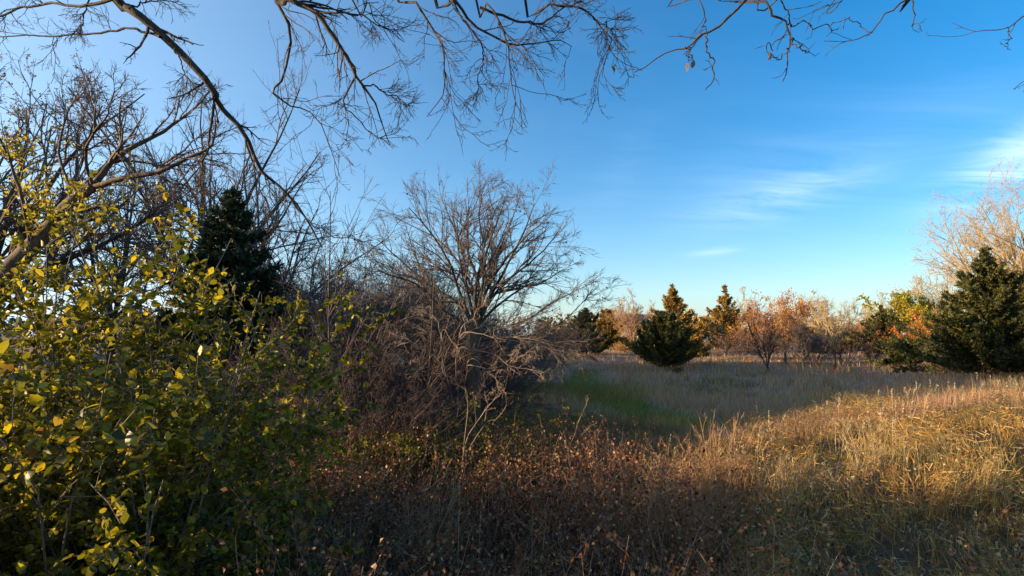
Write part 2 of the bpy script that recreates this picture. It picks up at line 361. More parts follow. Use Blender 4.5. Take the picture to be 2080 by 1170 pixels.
# ------------------------------------------------------------------ bare broadleaved tree
def bare_tree(name, label, cat, loc, H, fork, nlimb, spreadang, limbL, specs, seed, bark, twig, trunk_r, lean=(0, 0), leaf=None, group=None, limbs_as_parts=True, limb_trop=.05, limb_wander=.08, limb_sides=6, buds=None):
    rng = np.random.default_rng(seed); root = thing(name, label, cat, loc, group)
    top = np.array([lean[0], lean[1], fork]); tp = spline([(0, 0, -.15), top * .5 + rng.normal(0, .04, 3) * (1, 1, 0), top], 8)
    tr = np.linspace(trunk_r * 1.15, trunk_r * .85, 8); tr[0] *= 1.3
    link('trunk', Soup().add(*tubes(tp[None], tr[None], 9)).mesh('trunk', MATS[bark], True), root)
    az = np.arange(nlimb) * 2 * math.pi / nlimb * 1.0 + rng.uniform(-.4, .4, nlimb)
    lo, hi = spreadang; el = np.radians(rng.uniform(lo, hi, nlimb))
    D = np.stack([np.cos(az) * np.sin(el), np.sin(az) * np.sin(el), np.cos(el)], 1)
    P = tp[-1][None] - np.array([0, 0, 1]) * rng.uniform(0, .35 * fork, nlimb)[:, None] * np.linspace(0, 1, nlimb)[:, None]
    # start on the trunk's own line
    P[:, 0] = np.interp(P[:, 2], tp[:, 2], tp[:, 0]); P[:, 1] = np.interp(P[:, 2], tp[:, 2], tp[:, 1])
    L = limbL * rng.uniform(.8, 1.12, nlimb)
    lv = shoots(P, D, L, trunk_r * rng.uniform(.40, .62, nlimb), specs[0]['rmin'] * 1.6, 9, limb_wander, limb_trop, rng)
    levels = spread(lv, specs, rng)
    if limbs_as_parts:
        for i in range(nlimb): link('limb', Soup().add(*tubes(lv[0][i:i+1], lv[1][i:i+1], limb_sides)).mesh('limb', MATS[bark], True), root)
        s = soup_tubes(levels[1:], [4] + [3] * 9)
    else: s = soup_tubes(levels, [5, 4] + [3] * 9)
    link('crown', s.mesh('crown', MATS[twig], True), root)
    if buds:
        p, r, L_ = levels[-1]; idx = rng.integers(0, len(p), buds); q, T = sample(p, idx, rng.uniform(.3, 1, buds))
        v, f = leaves(q, T * .4 + (0, 0, -1) + rng.normal(0, .3, q.shape), rng.uniform(.03, .06, buds), rng, LEAF4, 1.6)
        link('seed_pods', Soup().add(v, tris=f).mesh('seed_pods', MATS['brown_bark']), root)['kind'] = 'stuff'
    if leaf:
        mat, count, size, zlim = leaf
        p, r, L_ = levels[-1]; idx = rng.integers(0, len(p), count); q, T = sample(p, idx, rng.uniform(.15, 1, count))
        if zlim is not None: keep = zlim(q, rng); q, T = q[keep], T[keep]
        v, f = leaves(q, T + rng.normal(0, .7, q.shape), size * rng.uniform(.6, 1.3, len(q)), rng, LEAF4, 1.1)
        o = link('leaves', Soup().add(v, tris=f).mesh('leaves', MATS[mat]), root); o['kind'] = 'stuff'
    return root

# ------------------------------------------------------------------ conifers
def conifer(name, label, cat, loc, H, Rad, seed, needle, nb=230, tuft=.2, per=34, profile=.9, el0=5, el1=55, skirt=.03, group=None, trunk_r=.14, rough=.18, bark='brown_bark', droop=0.0):
    rng = np.random.default_rng(seed); root = thing(name, label, cat, loc, group)
    tp = np.stack([np.zeros(7), np.zeros(7), np.linspace(-.1, H * .97, 7)], 1); tp[1:-1, :2] += rng.normal(0, .03, (5, 2))
    link('trunk', Soup().add(*tubes(tp[None], np.linspace(trunk_r, .015, 7)[None], 7)).mesh('trunk', MATS[bark], True), root)
    t = skirt + (1 - skirt) * rng.random(nb) ** 1.15; t.sort(); az = np.arange(nb) * 2.399963 + rng.uniform(-.5, .5, nb)
    L = Rad * np.maximum((1 - t) ** profile, .03) * np.minimum(1, .8 + 2.2 * t) * (1 + rng.normal(0, rough, nb)); L = np.maximum(L, .12 * Rad * (1 - .5 * t))
    el = np.radians(el0 + (el1 - el0) * t + rng.normal(0, 8, nb))
    D = np.stack([np.cos(az) * np.cos(el), np.sin(az) * np.cos(el), np.sin(el)], 1)
    P = np.stack([np.zeros(nb), np.zeros(nb), t * H * .97], 1)
    q, r, L_ = shoots(P, D, L, trunk_r * .28 * (1 - t) + .008, .006, 6, .07, .07 - droop, rng)
    link('boughs', Soup().add(*tubes(q, r, 4)).mesh('boughs', MATS[bark], True), root)['kind'] = 'stuff'
    cnt = np.maximum(5, (per * L / Rad * 2.0)).astype(int); idx = np.repeat(np.arange(nb), cnt); M = len(idx)
    s0 = rng.uniform(.15, 1.03, M) ** .8; p, T = sample(q, idx, np.minimum(s0, 1))
    side = unit(np.cross(T, rng.normal(size=(M, 3))))
    # sprays: short side shoots, each dressed with scale-leaf tufts
    sl = np.clip(L[idx], .25, None) * rng.uniform(.08, .24, M) * (1.2 - .75 * s0)
    sd = unit(T * 1.0 + side * .62 + np.array([0, 0, .25 - 2 * droop])); K = 4
    w = np.repeat(np.arange(M), K); u = rng.random(M * K)
    pp = p[w] + sd[w] * (sl[w] * u)[:, None]
    dd = sd[w] + rng.normal(0, .55, (M * K, 3))
    v, f = leaves(pp, dd, 1.36 * tuft * rng.uniform(.6, 1.35, M * K), rng, TUFT, .85)
    # leader tuft
    zt = rng.uniform(.9, 1.0, 60); p2 = np.stack([rng.normal(0, .03, 60), rng.normal(0, .03, 60), zt * H], 1)
    v2, f2 = leaves(p2, rng.normal(0, .4, (60, 3)) + (0, 0, 1), tuft * 1.2, rng, LEAF4, .5)
    o = link('crown', Soup().add(v, tris=f).add(v2, tris=f2).mesh('crown', MATS[needle]), root)
    return root

# ------------------------------------------------------------------ many-stemmed shrubs
def shrub(name, label, cat, loc, H, Rad, seed, nstem, specs, bark, leaf=None, group=None, r0=.02, trop=-.03, wander=.1, lo=5, hi=48, sides=4, stems_as_parts=False):
    rng = np.random.default_rng(seed); root = thing(name, label, cat, loc, group)
    az = rng.uniform(0, 2 * math.pi, nstem); el = np.radians(rng.uniform(lo, hi, nstem))
    D = np.stack([np.cos(az) * np.sin(el), np.sin(az) * np.sin(el), np.cos(el)], 1)
    P = np.stack([np.cos(az), np.sin(az), np.zeros(nstem)], 1) * (Rad * .22 * rng.random(nstem) ** .5)[:, None]; P[:, 2] = -.08
    L = np.minimum(H / np.cos(el), Rad * 1.5 / np.maximum(np.sin(el), .05)) * rng.uniform(.72, 1.08, nstem)
    lv = shoots(P, D, L, np.full(nstem, r0), specs[0]['rmin'] * 1.3, 8, wander, trop, rng)
    levels = spread(lv, specs, rng)
    if stems_as_parts:
        for i in range(nstem): link('stem', Soup().add(*tubes(lv[0][i:i+1], lv[1][i:i+1], 5)).mesh('stem', MATS[bark], True), root)
        link('twigs', soup_tubes(levels[1:], [3] * 9).mesh('twigs', MATS[bark], True), root)['kind'] = 'stuff'
    else:
        link('stems', soup_tubes(levels, [sides] + [3] * 9).mesh('stems', MATS[bark], True), root)['kind'] = 'stuff'
    if leaf:
        mat, count, size = leaf[:3]; p, r, L_ = levels[-1]
        idx = rng.integers(0, len(p), count); q, T = sample(p, idx, rng.uniform(.05, 1, count))
        if len(leaf) > 3: k = leaf[3](q, rng); q, T = q[k], T[k]
        v, f = leaves(q + rng.normal(0, size * .4, q.shape), T + rng.normal(0, .8, q.shape), size * rng.uniform(.6, 1.35, len(q)), rng, LEAF4, 1.15)
        link('crown', Soup().add(v, tris=f).mesh('crown', MATS[mat]), root)
    return root

# ================================================================== far houses
def on_(px, Y): x = gx(px, Y); return (x, Y, float(ground(x, Y)) - .1)
def house(name, label, loc, rz, w, d, wall_h, roof_h, wallmat, roofmat, nwin):
    root = thing(name, label, 'house', loc, rz=rz)
    def box(nm, c, s, mat, parent=root):
        x, y, z = np.array(s) / 2.0
        v = np.array([(i * x, j * y, k * z) for k in (-1, 1) for j in (-1, 1) for i in (-1, 1)]) + np.array(c)
        q = [(0, 2, 3, 1), (4, 5, 7, 6), (0, 1, 5, 4), (2, 6, 7, 3), (0, 4, 6, 2), (1, 3, 7, 5)]
        return link(nm, Soup().add(v, q).mesh(nm, MATS[mat]), parent)
    e = d / 2
    v = [(-w/2, -e, 0), (w/2, -e, 0), (w/2, e, 0), (-w/2, e, 0), (-w/2, -e, wall_h), (w/2, -e, wall_h), (w/2, e, wall_h), (-w/2, e, wall_h), (-w/2, 0, wall_h + roof_h), (w/2, 0, wall_h + roof_h)]
    link('wall', Soup().add(v, [(0, 1, 5, 4), (2, 3, 7, 6), (1, 2, 6, 5), (3, 0, 4, 7)], [(5, 6, 9), (7, 4, 8)]).mesh('wall', MATS[wallmat]), root)
    o, t = .45, .16
    for sgn in (-1, 1):
        a = np.array([(-w/2 - o, sgn * (e + o), wall_h - o * roof_h / e + .02), (w/2 + o, sgn * (e + o), wall_h - o * roof_h / e + .02), (w/2 + o, 0, wall_h + roof_h + .02), (-w/2 - o, 0, wall_h + roof_h + .02)])
        b = a + (0, 0, t)
        link('roof', Soup().add(np.vstack([a, b]), [(0, 1, 2, 3), (4, 7, 6, 5), (0, 4, 5, 1), (1, 5, 6, 2), (2, 6, 7, 3), (3, 7, 4, 0)]).mesh('roof', MATS[roofmat]), root)
    for i in range(nwin):
        x = (i + .5) / nwin * w - w / 2
        if i == nwin // 2:
            box('door', (x, -e - .03, 1.05), (.95, .06, 2.1), 'house_door')
        else:
            wi = box('window', (x, -e - .03, 1.55), (1.3, .06, 1.3), 'house_trim'); box('pane', (x, -e - .065, 1.55), (1.1, .03, 1.1), 'house_glass', wi)
plain_mat('house_wall_white', (.62, .60, .55), (.72, .70, .66)); plain_mat('house_wall_cream', (.55, .48, .38), (.66, .58, .47))
plain_mat('house_roof_grey', (.20, .23, .26), (.30, .33, .36)); plain_mat('house_roof_brown', (.16, .12, .10), (.25, .19, .15))
plain_mat('house_door', (.10, .05, .04), (.14, .08, .06)); plain_mat('house_trim', (.7, .7, .7), (.78, .78, .78)); plain_mat('house_glass', (.03, .04, .05), (.05, .06, .07), 2, .12)
house('house', 'white house with grey roof half hidden by the golden trees', on_(1262, 112), R(6), 13, 8, 3.9, 2.2, 'house_wall_white', 'house_roof_grey', 5)
house('house', 'low cream house with brown roof beyond the tall bronze cedar', on_(1436, 120), R(-8), 12, 7, 2.6, 1.5, 'house_wall_cream', 'house_roof_brown', 5)

# ================================================================== far trees and shrubs of the field
def on(px, Y): x = gx(px, Y); return (x, Y, float(ground(x, Y)))
FAR = [dict(n=8, ratio=.55, ang=38, rmin=.017, seg=4, trop=.05, t0=.15), dict(n=7, ratio=.5, ang=36, rmin=.010, seg=3, trop=.04, t0=.1), dict(n=5, ratio=.55, ang=35, rmin=.011, seg=1, t0=.1, Lmin=.4)]
def fartree(name, label, px, Y, top, W, seed, bark, twig, leaf=None, fork=.22, nl=9, ang=(8, 62), mul=1.0, trop=.05, group=None, ll=.86, dens=1.0):
    H = CAMZ + (HORIZON - top) / F * Y - on_(px, Y)[2]
    sp = [dict(FAR[0]), dict(FAR[1]), dict(FAR[2])]
    for q in sp: q['rmin'] *= mul * Y / 70; q['n'] = round(q['n'] * dens)
    return bare_tree(name, label, 'tree', on(px, Y), H, H * fork, nl, ang, H * (1 - fork) * ll, sp, seed, bark, twig, H * .017, leaf=leaf, limbs_as_parts=False, limb_trop=trop, group=group)

conifer('cedar_tree', 'small dark cedar bush standing in shade before the tall bronze cedar', 'tree', on(1345, 49), 4.9, 3.2, 11, 'cedar_needle', nb=150, tuft=.17, per=52, profile=.75, el0=12, el1=55, rough=.22)
conifer('cedar_tree', 'tall bronze cedar with sunlit top behind a dark cedar bush', 'tree', on(1368, 57), 8.0, 4.1, 12, 'sunlit_bronze_needle', nb=170, tuft=.19, per=60, profile=1.05, el0=5, el1=42, rough=.2)
conifer('cedar_tree', 'pointed cedar with spiky leader beside the russet trees', 'tree', on(1475, 82), 9.7, 4.7, 13, 'sunlit_bronze_needle', nb=105, tuft=.26, per=52, profile=1.2, el0=14, el1=40, rough=.3)
conifer('cedar_tree', 'low dark cedar near the white house', 'tree', on(1190, 74), 5.9, 3.2, 14, 'cedar_needle', nb=130, tuft=.22, per=46, profile=.85, rough=.25)
conifer('cedar_tree', 'grey-green cedar before the yellow-green tree', 'tree', on(1792, 72), 6.2, 3.4, 15, 'cedar_needle', nb=110, tuft=.22, per=46, profile=1.1, rough=.3)
conifer('cedar_tree', 'big dark cedar with ragged top under the wide tan tree', 'tree', on(2014, 37), 8.5, 4.3, 16, 'cedar_needle', nb=210, tuft=.17, per=78, profile=.95, el0=4, el1=40, rough=.22)
conifer('cedar_tree', 'dark cedar crowded behind the ragged big cedar', 'tree', on(2110, 41), 7.4, 4.8, 17, 'cedar_needle', nb=160, tuft=.19, per=64, profile=.95, rough=.3)
conifer('juniper_bush', 'low spreading juniper between the orange bush and ragged cedar', 'bush', on(1838, 52), 2.3, 2.3, 18, 'cedar_needle', nb=90, tuft=.17, per=36, profile=.6, el0=4, el1=35, rough=.3)
conifer('cedar_tree', 'golden bushy cedar in full sun beside the rounded tan tree', 'tree', on(1235, 92), 6.3, 3.1, 19, 'sunlit_bronze_needle', nb=140, tuft=.26, per=46, profile=.6, rough=.25)

fartree('crabapple_tree', 'rounded tan many-stemmed tree beside the white house', 1287, 79, 600, 6, 21, 'young_bark', 'rust_twig', ('gold_leaf', 2600, .13, lambda q, r: q[:, 2] > 2.6), fork=.12, nl=12, ang=(5, 42), trop=.0)
fartree('oak_tree', 'small golden tree between the two bronze cedars', 1425, 92, 645, 4, 23, 'brown_bark', 'rust_twig', ('gold_leaf', 4200, .2, None), fork=.12)
fartree('maple_tree', 'russet-leaved small tree with many dark stems in dry grass', 1556, 45, 618, 5, 24, 'dark_bark', 'purple_twig', ('russet_leaf', 2300, .10, lambda q, r: (q[:, 2] > 3.2) & (r.random(len(q)) < .9)), fork=.08, nl=8, ang=(6, 40), mul=.9, dens=.85)
fartree('maple_tree', 'taller russet tree glowing behind the many-stemmed one', 1593, 61, 588, 6, 25, 'brown_bark', 'rust_twig', ('russet_leaf', 4600, .16, None), fork=.15, ang=(8, 46))
fartree('oak_tree', 'golden-brown oak behind the young bare tree', 1632, 66, 604, 6, 26, 'brown_bark', 'rust_twig', ('gold_leaf', 4200, .19, None), fork=.15, ang=(8, 55))
fartree('young_tree', 'young bare tree with single dark trunk in dry grass', 1692, 47, 590, 5, 27, 'brown_bark', 'tan_twig', fork=.36, nl=9, ang=(8, 55), mul=1.0)
fartree('sapling', 'thin grey sapling beside the young bare tree', 1630, 47, 662, 3, 28, 'young_bark', 'grey_twig', fork=.35, nl=8, ang=(15, 65))
fartree('tan_tree', 'small brown tree at the far gap in the hedge', 1742, 92, 648, 5, 29, 'brown_bark', 'rust_twig', ('russet_leaf', 1500, .2, None), fork=.15)
tan = fartree('tan_tree', 'tan bare tree behind the grey-green cedar', 1782, 95, 606, 6, 30, 'young_bark', 'tan_twig', fork=.18, mul=1.3, ang=(5, 50))
dup(tan, on(1518, 98), 4.0, (.7, .7, 1.12), 'slim bare tree rising behind the pointed cedar')
dup(tan, on(1858, 98), 2.1, (1.15, 1.15, 1.08), 'tan bare tree rising behind the yellow-green tree')
fartree('yellow_green_tree', 'yellow-green leafy tree above the orange bush', 1846, 84, 594, 8, 32, 'brown_bark', 'rust_twig', ('lime_leaf', 11000, .3, None), fork=.14, nl=12, ang=(5, 70))
fartree('tan_tree', 'pale tan tree half hidden behind the ragged big cedar', 1940, 84, 532, 9, 33, 'young_bark', 'tan_twig', fork=.2, nl=12, ang=(10, 72), mul=1.2, dens=1.2)
fartree('big_tree', 'wide tan tree with arching crown towering over the ragged cedar', 2095, 66, 372, 15, 34, 'young_bark', 'tan_twig', fork=.2, nl=15, ang=(12, 68), mul=1.3, trop=.05, ll=.98, dens=1.45)
SHR = [dict(n=8, ratio=.5, ang=34, rmin=.012, seg=3, t0=.2, trop=.02), dict(n=7, ratio=.5, ang=38, rmin=.011, seg=2, t0=.1), dict(n=4, ratio=.6, ang=40, rmin=.012, seg=1, t0=.1)]
shrub('orange_bush', 'bright orange bush under the yellow-green tree', 'bush', on(1858, 60), 4.3, 2.3, 41, 18, SHR[:2], 'purple_twig', ('orange_leaf', 5200, .17, lambda q, r: q[:, 2] > 2.3))
brush = shrub('thicket_shrub', 'dense purple-brown shrub under the golden-brown oak', 'bush', on(1650, 60), 3.9, 2.8, 42, 22, SHR, 'purple_twig')
shrub('thicket_shrub', 'purple-brown shrub behind the young bare tree', 'bush', on(1712, 62), 3.4, 2.2, 43, 18, SHR, 'purple_twig', ('russet_leaf', 500, .12))
shrub('thicket_shrub', 'reddish low shrub at the foot of the pointed cedar', 'bush', on(1500, 68), 3.4, 3.4, 44, 24, SHR, 'purple_twig', ('russet_leaf', 700, .12))
shrub('thicket_shrub', 'purple-red brush between the russet trees', 'bush', on(1570, 68), 4.0, 2.4, 45, 16, SHR, 'rust_twig', ('russet_leaf', 1800, .14))
shrub('dry_weed_clump', 'sunlit orange weed clump at the foot of the rounded tan tree', 'weeds', on(1266, 80), 1.5, 2.0, 46, 60, SHR[:1], 'rust_twig', ('gold_leaf', 700, .14))
shrub('green_shrub', 'small sunlit lime shrub at the far gap', 'bush', on(1716, 92), 1.9, 2.4, 47, 20, SHR[:2], 'rust_twig', ('lime_leaf', 1600, .24))
dup(brush, on(1140, 66), 2.0, (1.2, 1.2, .92), 'brown bare brush beside the low dark cedar')
dup(brush, on(1085, 52), 3.6, (1.15, 1.15, .88), 'tangled brown brush on the edge of the field behind the bare vase tree')
dup(brush, on(1040, 44), 5.0, (1.1, 1.1, .8), 'tangled brown brush behind the drooping limbs of the vase tree')
shrub('thicket_shrub', 'low brown shrub beyond the dry grass beside the juniper', 'bush', on(1768, 64), 2.0, 2.0, 50, 20, SHR[:2], 'purple_twig')

# far wood along the horizon: one mass of crowns nobody could count
def far_wood():
    rng = np.random.default_rng(60); s = Soup(); t = Soup()
    n = 330; x = rng.uniform(-330, 360, n); y = rng.uniform(150, 230, n); h = rng.uniform(5.0, 9.5, n) * (1 + .5 * (x < 0)); w = h * rng.uniform(.35, .6, n)
    for i in range(n):
        k = 110; d = unit(rng.normal(size=(k, 3))) * (rng.random(k) ** .4)[:, None]
        p = np.array([x[i], y[i], .85 + h[i] * .5]) + d * np.array([w[i], w[i], h[i] * .45])
        v, f = leaves(p, rng.normal(size=(k, 3)) + (0, 0, .6), 1.3 * rng.uniform(.6, 1.4, k), rng, TUFT, 1.2); s.add(v, tris=f)
    base = np.stack([x, y, np.full(n, .8)], 1); top = base + np.stack([np.zeros(n), np.zeros(n), h * .8], 1)
    s.add(*tubes(np.stack([base, (base + top) / 2, top], 1), np.full((n, 3), .15), 4))
    leaf_mat('far_foliage', [(.05, .06, .02), (.11, .10, .035), (.20, .13, .06), (.26, .17, .08)], .2, .7, .1)
    tag(link('far_woodland', s.mesh('far_woodland', MATS['far_foliage'])), 'far mixed autumn wood along the horizon', 'woodland', kind='stuff')
far_wood()

# ================================================================== the wood on the west side
NEARSP = lambda k=1.0: [dict(n=9, ratio=.5, ang=38, rmin=.010 * k, seg=5, trop=.05, wander=.13, t0=.12), dict(n=8, ratio=.52, ang=36, rmin=.0065 * k, seg=3, trop=.03, wander=.18, t0=.1), dict(n=6, ratio=.5, ang=38, rmin=.0055 * k, seg=1, wander=.2, t0=.1, Lmin=.22)]
spruce = conifer('spruce_tree', 'dark pointed spruce rising behind the yellow-green shrubs', 'tree', on(462, 17.5), 7.6, 3.0, 71, 'spruce_needle', nb=260, tuft=.145, per=48, profile=.8, el0=-8, el1=30, droop=.05, rough=.15, trunk_r=.16)
bare_tree('bare_tree', 'tall bare tree with fine upswept twigs behind the dark spruce', 'tree', on(420, 29), 16.5, 4.5, 10, (8, 55), 11.0, NEARSP(1.4), 72, 'dark_bark', 'grey_twig', .24, limb_trop=.03)
bare_tree('bare_tree', 'slender bare tree with drooping twigs beside the dark spruce', 'tree', on(535, 27), 11, 3.0, 10, (10, 62), 6.6, NEARSP(1.3), 73, 'dark_bark', 'grey_twig', .19, limb_trop=.0)
bare_tree('oak_tree', 'oak holding dry brown leaves above the yellow-leaved leaning tree', 'tree', on(-30, 20), 14, 4.5, 11, (15, 65), 8.6, NEARSP(1.3), 74, 'dark_bark', 'grey_twig', .26, leaf=('brown_oak_leaf', 15000, .085, lambda q, r: (q[:, 2] > 5.5) & (r.random(len(q)) < .8)), limb_trop=.04)
bare_tree('bare_tree', 'dim bare tree seen through the branches of the leaning tree', 'tree', on(230, 36), 15, 4.0, 10, (10, 60), 10.0, NEARSP(1.6), 75, 'dark_bark', 'grey_twig', .25)
THK = lambda k=1.0: [dict(n=8, ratio=.5, ang=36, rmin=.008 * k, seg=4, t0=.15, trop=.02, wander=.16), dict(n=7, ratio=.5, ang=40, rmin=.0055 * k, seg=3, t0=.1, wander=.2), dict(n=4, ratio=.6, ang=42, rmin=.006 * k, seg=1, t0=.1, wander=.2)]
th1 = shrub('thicket_shrub', 'dense bare grey thicket shrub in the shade beside the dark spruce', 'bush', on(640, 19), 5.0, 3.0, 81, 34, THK(1.2), 'grey_twig', r0=.03)
th2 = shrub('thicket_shrub', 'tall bare thicket shrub behind the thin dark sapling', 'bush', on(715, 22), 5.4, 2.8, 82, 32, THK(1.3), 'grey_twig', r0=.03, hi=34)
G3 = 'bare shrubs of the shaded thicket'
L3 = 'bare grey shrub in the tangled thicket behind the vase tree'
for px, Y, rz, sc in ((790, 20, 1.1, .85), (850, 24, 2.3, 1.0), (910, 27, .4, .95), (965, 30, 4.0, .85), (1015, 36, 5.1, .9)):
    dup(th1 if px % 2 else th2, on(px, Y), rz, sc, L3, G3)
L4 = 'bare shrub far back in the thicket between spruce and sapling'
for px, Y, rz, sc in ((585, 30, .9, 1.35), (660, 33, 2.0, 1.3), (745, 36, 3.2, 1.25), (820, 38, 4.4, 1.2)):
    dup(th1 if px % 2 else th2, on(px, Y), rz, sc, L4, G3)
th3 = shrub('thicket_shrub', 'low matted purple-brown brush under the thin dark sapling', 'bush', on(725, 13.5), 2.7, 2.2, 83, 42, THK(.8), 'purple_twig', r0=.016, hi=62)
dup(th3, on(640, 12.5), 1.4, .95, 'low matted purple-brown brush beside the leafy yellow-green shrubs')
dup(th3, on(810, 15), 2.7, 1.0, 'low matted purple-brown brush between sapling and vase tree')
dup(th3, on(890, 17.5), 4.1, 1.05, 'low matted purple-brown brush behind the vase tree trunk')
dup(th3, on(1000, 19), 5.3, .85, 'low matted purple-brown brush at the field edge by the vase tree')
dup(th3, on(760, 10.5), 3.6, .7, 'small matted brush in front of the thicket beside the leafy shrubs')
SAP = [dict(n=12, ratio=.42, ang=34, rmin=.006, seg=5, trop=.05, wander=.1, t0=.3), dict(n=5, ratio=.45, ang=36, rmin=.004, seg=4, wander=.12, t0=.15), dict(n=3, ratio=.5, ang=38, rmin=.003, seg=3, t0=.1, Lmin=.15)]
def sapling(label, loc, H, seed, lean, bark, r=.035):
    rng = np.random.default_rng(seed); root = thing('sapling', label, 'tree', loc)
    p = wiggle(spline([(0, 0, -.1), (lean * .3, 0, H * .4), (lean, .1, H)], 12), .025, rng); rad = np.linspace(r, .006, 12)
    lv = (p[None], rad[None], np.array([H])); lev = spread(lv, SAP, rng)
    link('trunk', Soup().add(*tubes(p[None], rad[None], 6)).mesh('trunk', MATS[bark], True), root)
    link('crown', soup_tubes(lev[1:], [3] * 4).mesh('crown', MATS[bark], True), root)
sapling('thin dark sapling standing alone in front of the bare thicket', on(672, 11.5), 5.7, 91, -.15, 'purple_twig')
sapling('slim sapling close beside the vase tree trunk', on(868, 12.8), 4.8, 92, .15, 'brown_bark', .04)

# the vase-shaped bare tree in the middle
VASE = [dict(n=11, ratio=.50, ang=32, sd=10, rmin=.007, seg=6, trop=.015, wander=.10, t0=.15, fall=.5), dict(n=8, ratio=.5, ang=32, rmin=.0045, seg=4, trop=.0, wander=.15, t0=.1, fall=.4), dict(n=6, ratio=.5, ang=36, rmin=.0036, seg=2, wander=.16, t0=.1, Lmin=.2)]
def vase_tree():
    rng = np.random.default_rng(101); Y = 14.5; loc = np.array(on(962, Y)); root = thing('bare_tree', 'bare vase-shaped tree with fanning limbs at the edge of the field', 'tree', loc)
    w = lambda px, py, dy=0: at(px, py, Y + dy) - loc
    wl = lambda px, py, dy=0: w(965 + (px - 965) * (1.0 if px < 965 else .83), 665 + (py - 665) * .82, dy)
    trunk = spline([(0, 0, -.15), (.02, 0, 1.2), w(962, 690), w(965, 640)], 10)
    link('trunk', Soup().add(*tubes(trunk[None], np.array([.27, .21, .19, .18, .175, .17, .165, .16, .155, .15])[None], 10)).mesh('trunk', MATS['brown_bark'], True), root)
    T = [([(962, 660), (925, 600), (870, 560), (815, 500), (765, 450)], .6), ([(960, 655), (935, 590), (915, 510), (870, 420), (830, 370)], -.9), ([(964, 650), (950, 570), (940, 480), (915, 400), (905, 350)], .9),
         ([(965, 645), (968, 560), (985, 470), (975, 390), (985, 345)], -.2), ([(968, 648), (985, 570), (990, 500), (1020, 410), (1040, 350)], -1.1), ([(970, 650), (1000, 590), (1040, 520), (1085, 430), (1110, 360)], .7),
         ([(970, 655), (1010, 590), (1070, 530), (1130, 480), (1165, 430)], -.5), ([(970, 660), (1020, 610), (1080, 570), (1130, 555), (1180, 520)], 1.2), ([(962, 665), (900, 620), (850, 560), (800, 540), (765, 520)], -1.2),
         ([(966, 650), (960, 580), (930, 500), (880, 440), (800, 390)], 1.6), ([(968, 650), (990, 580), (1050, 480), (1100, 430), (1150, 390)], -1.7), ([(966, 645), (975, 560), (950, 470), (950, 400), (945, 350)], 2.0),
         ([(968, 690), (1030, 665), (1100, 640), (1160, 600), (1215, 575)], -.8), ([(968, 700), (1040, 690), (1110, 680), (1175, 655), (1240, 590)], .4), ([(966, 705), (1030, 690), (1090, 690), (1150, 700), (1200, 720)], -1.2), ([(960, 700), (900, 680), (850, 640), (800, 600), (760, 585)], .5)]
    P = np.stack([wiggle(spline([wl(a, b, dy * i / (len(c) - 1)) for i, (a, b) in enumerate(c)], 14), .018, rng) for c, dy in T])
    r0 = np.array([.075, .07, .07, .085, .075, .085, .07, .05, .05, .06, .06, .065, .04, .035, .025, .035]); rad = .6 * r0[:, None] * np.linspace(1, 0, 14)[None] ** 1.1 + .009
    L = np.linalg.norm(np.diff(P, axis=1), axis=2).sum(1)
    lev = spread((P, rad, L), VASE, rng)
    for i in range(len(P)): link('limb', Soup().add(*tubes(P[i:i+1], rad[i:i+1], 6)).mesh('limb', MATS['dark_bark'], True), root)
    link('crown', soup_tubes(lev[1:], [4, 3, 3]).mesh('crown', MATS['grey_twig'], True), root)
    n = 260; p = lev[-1][0]; q, t = sample(p, rng.integers(0, len(p), n), rng.uniform(.4, 1, n))
    v, f = leaves(q, rng.normal(0, .4, q.shape) + (0, 0, -1), rng.uniform(.035, .065, n), rng, LEAF4, 1.4)
    link('seed_pods', Soup().add(v, tris=f).mesh('seed_pods', MATS['dark_bark']), root)['kind'] = 'stuff'
vase_tree()

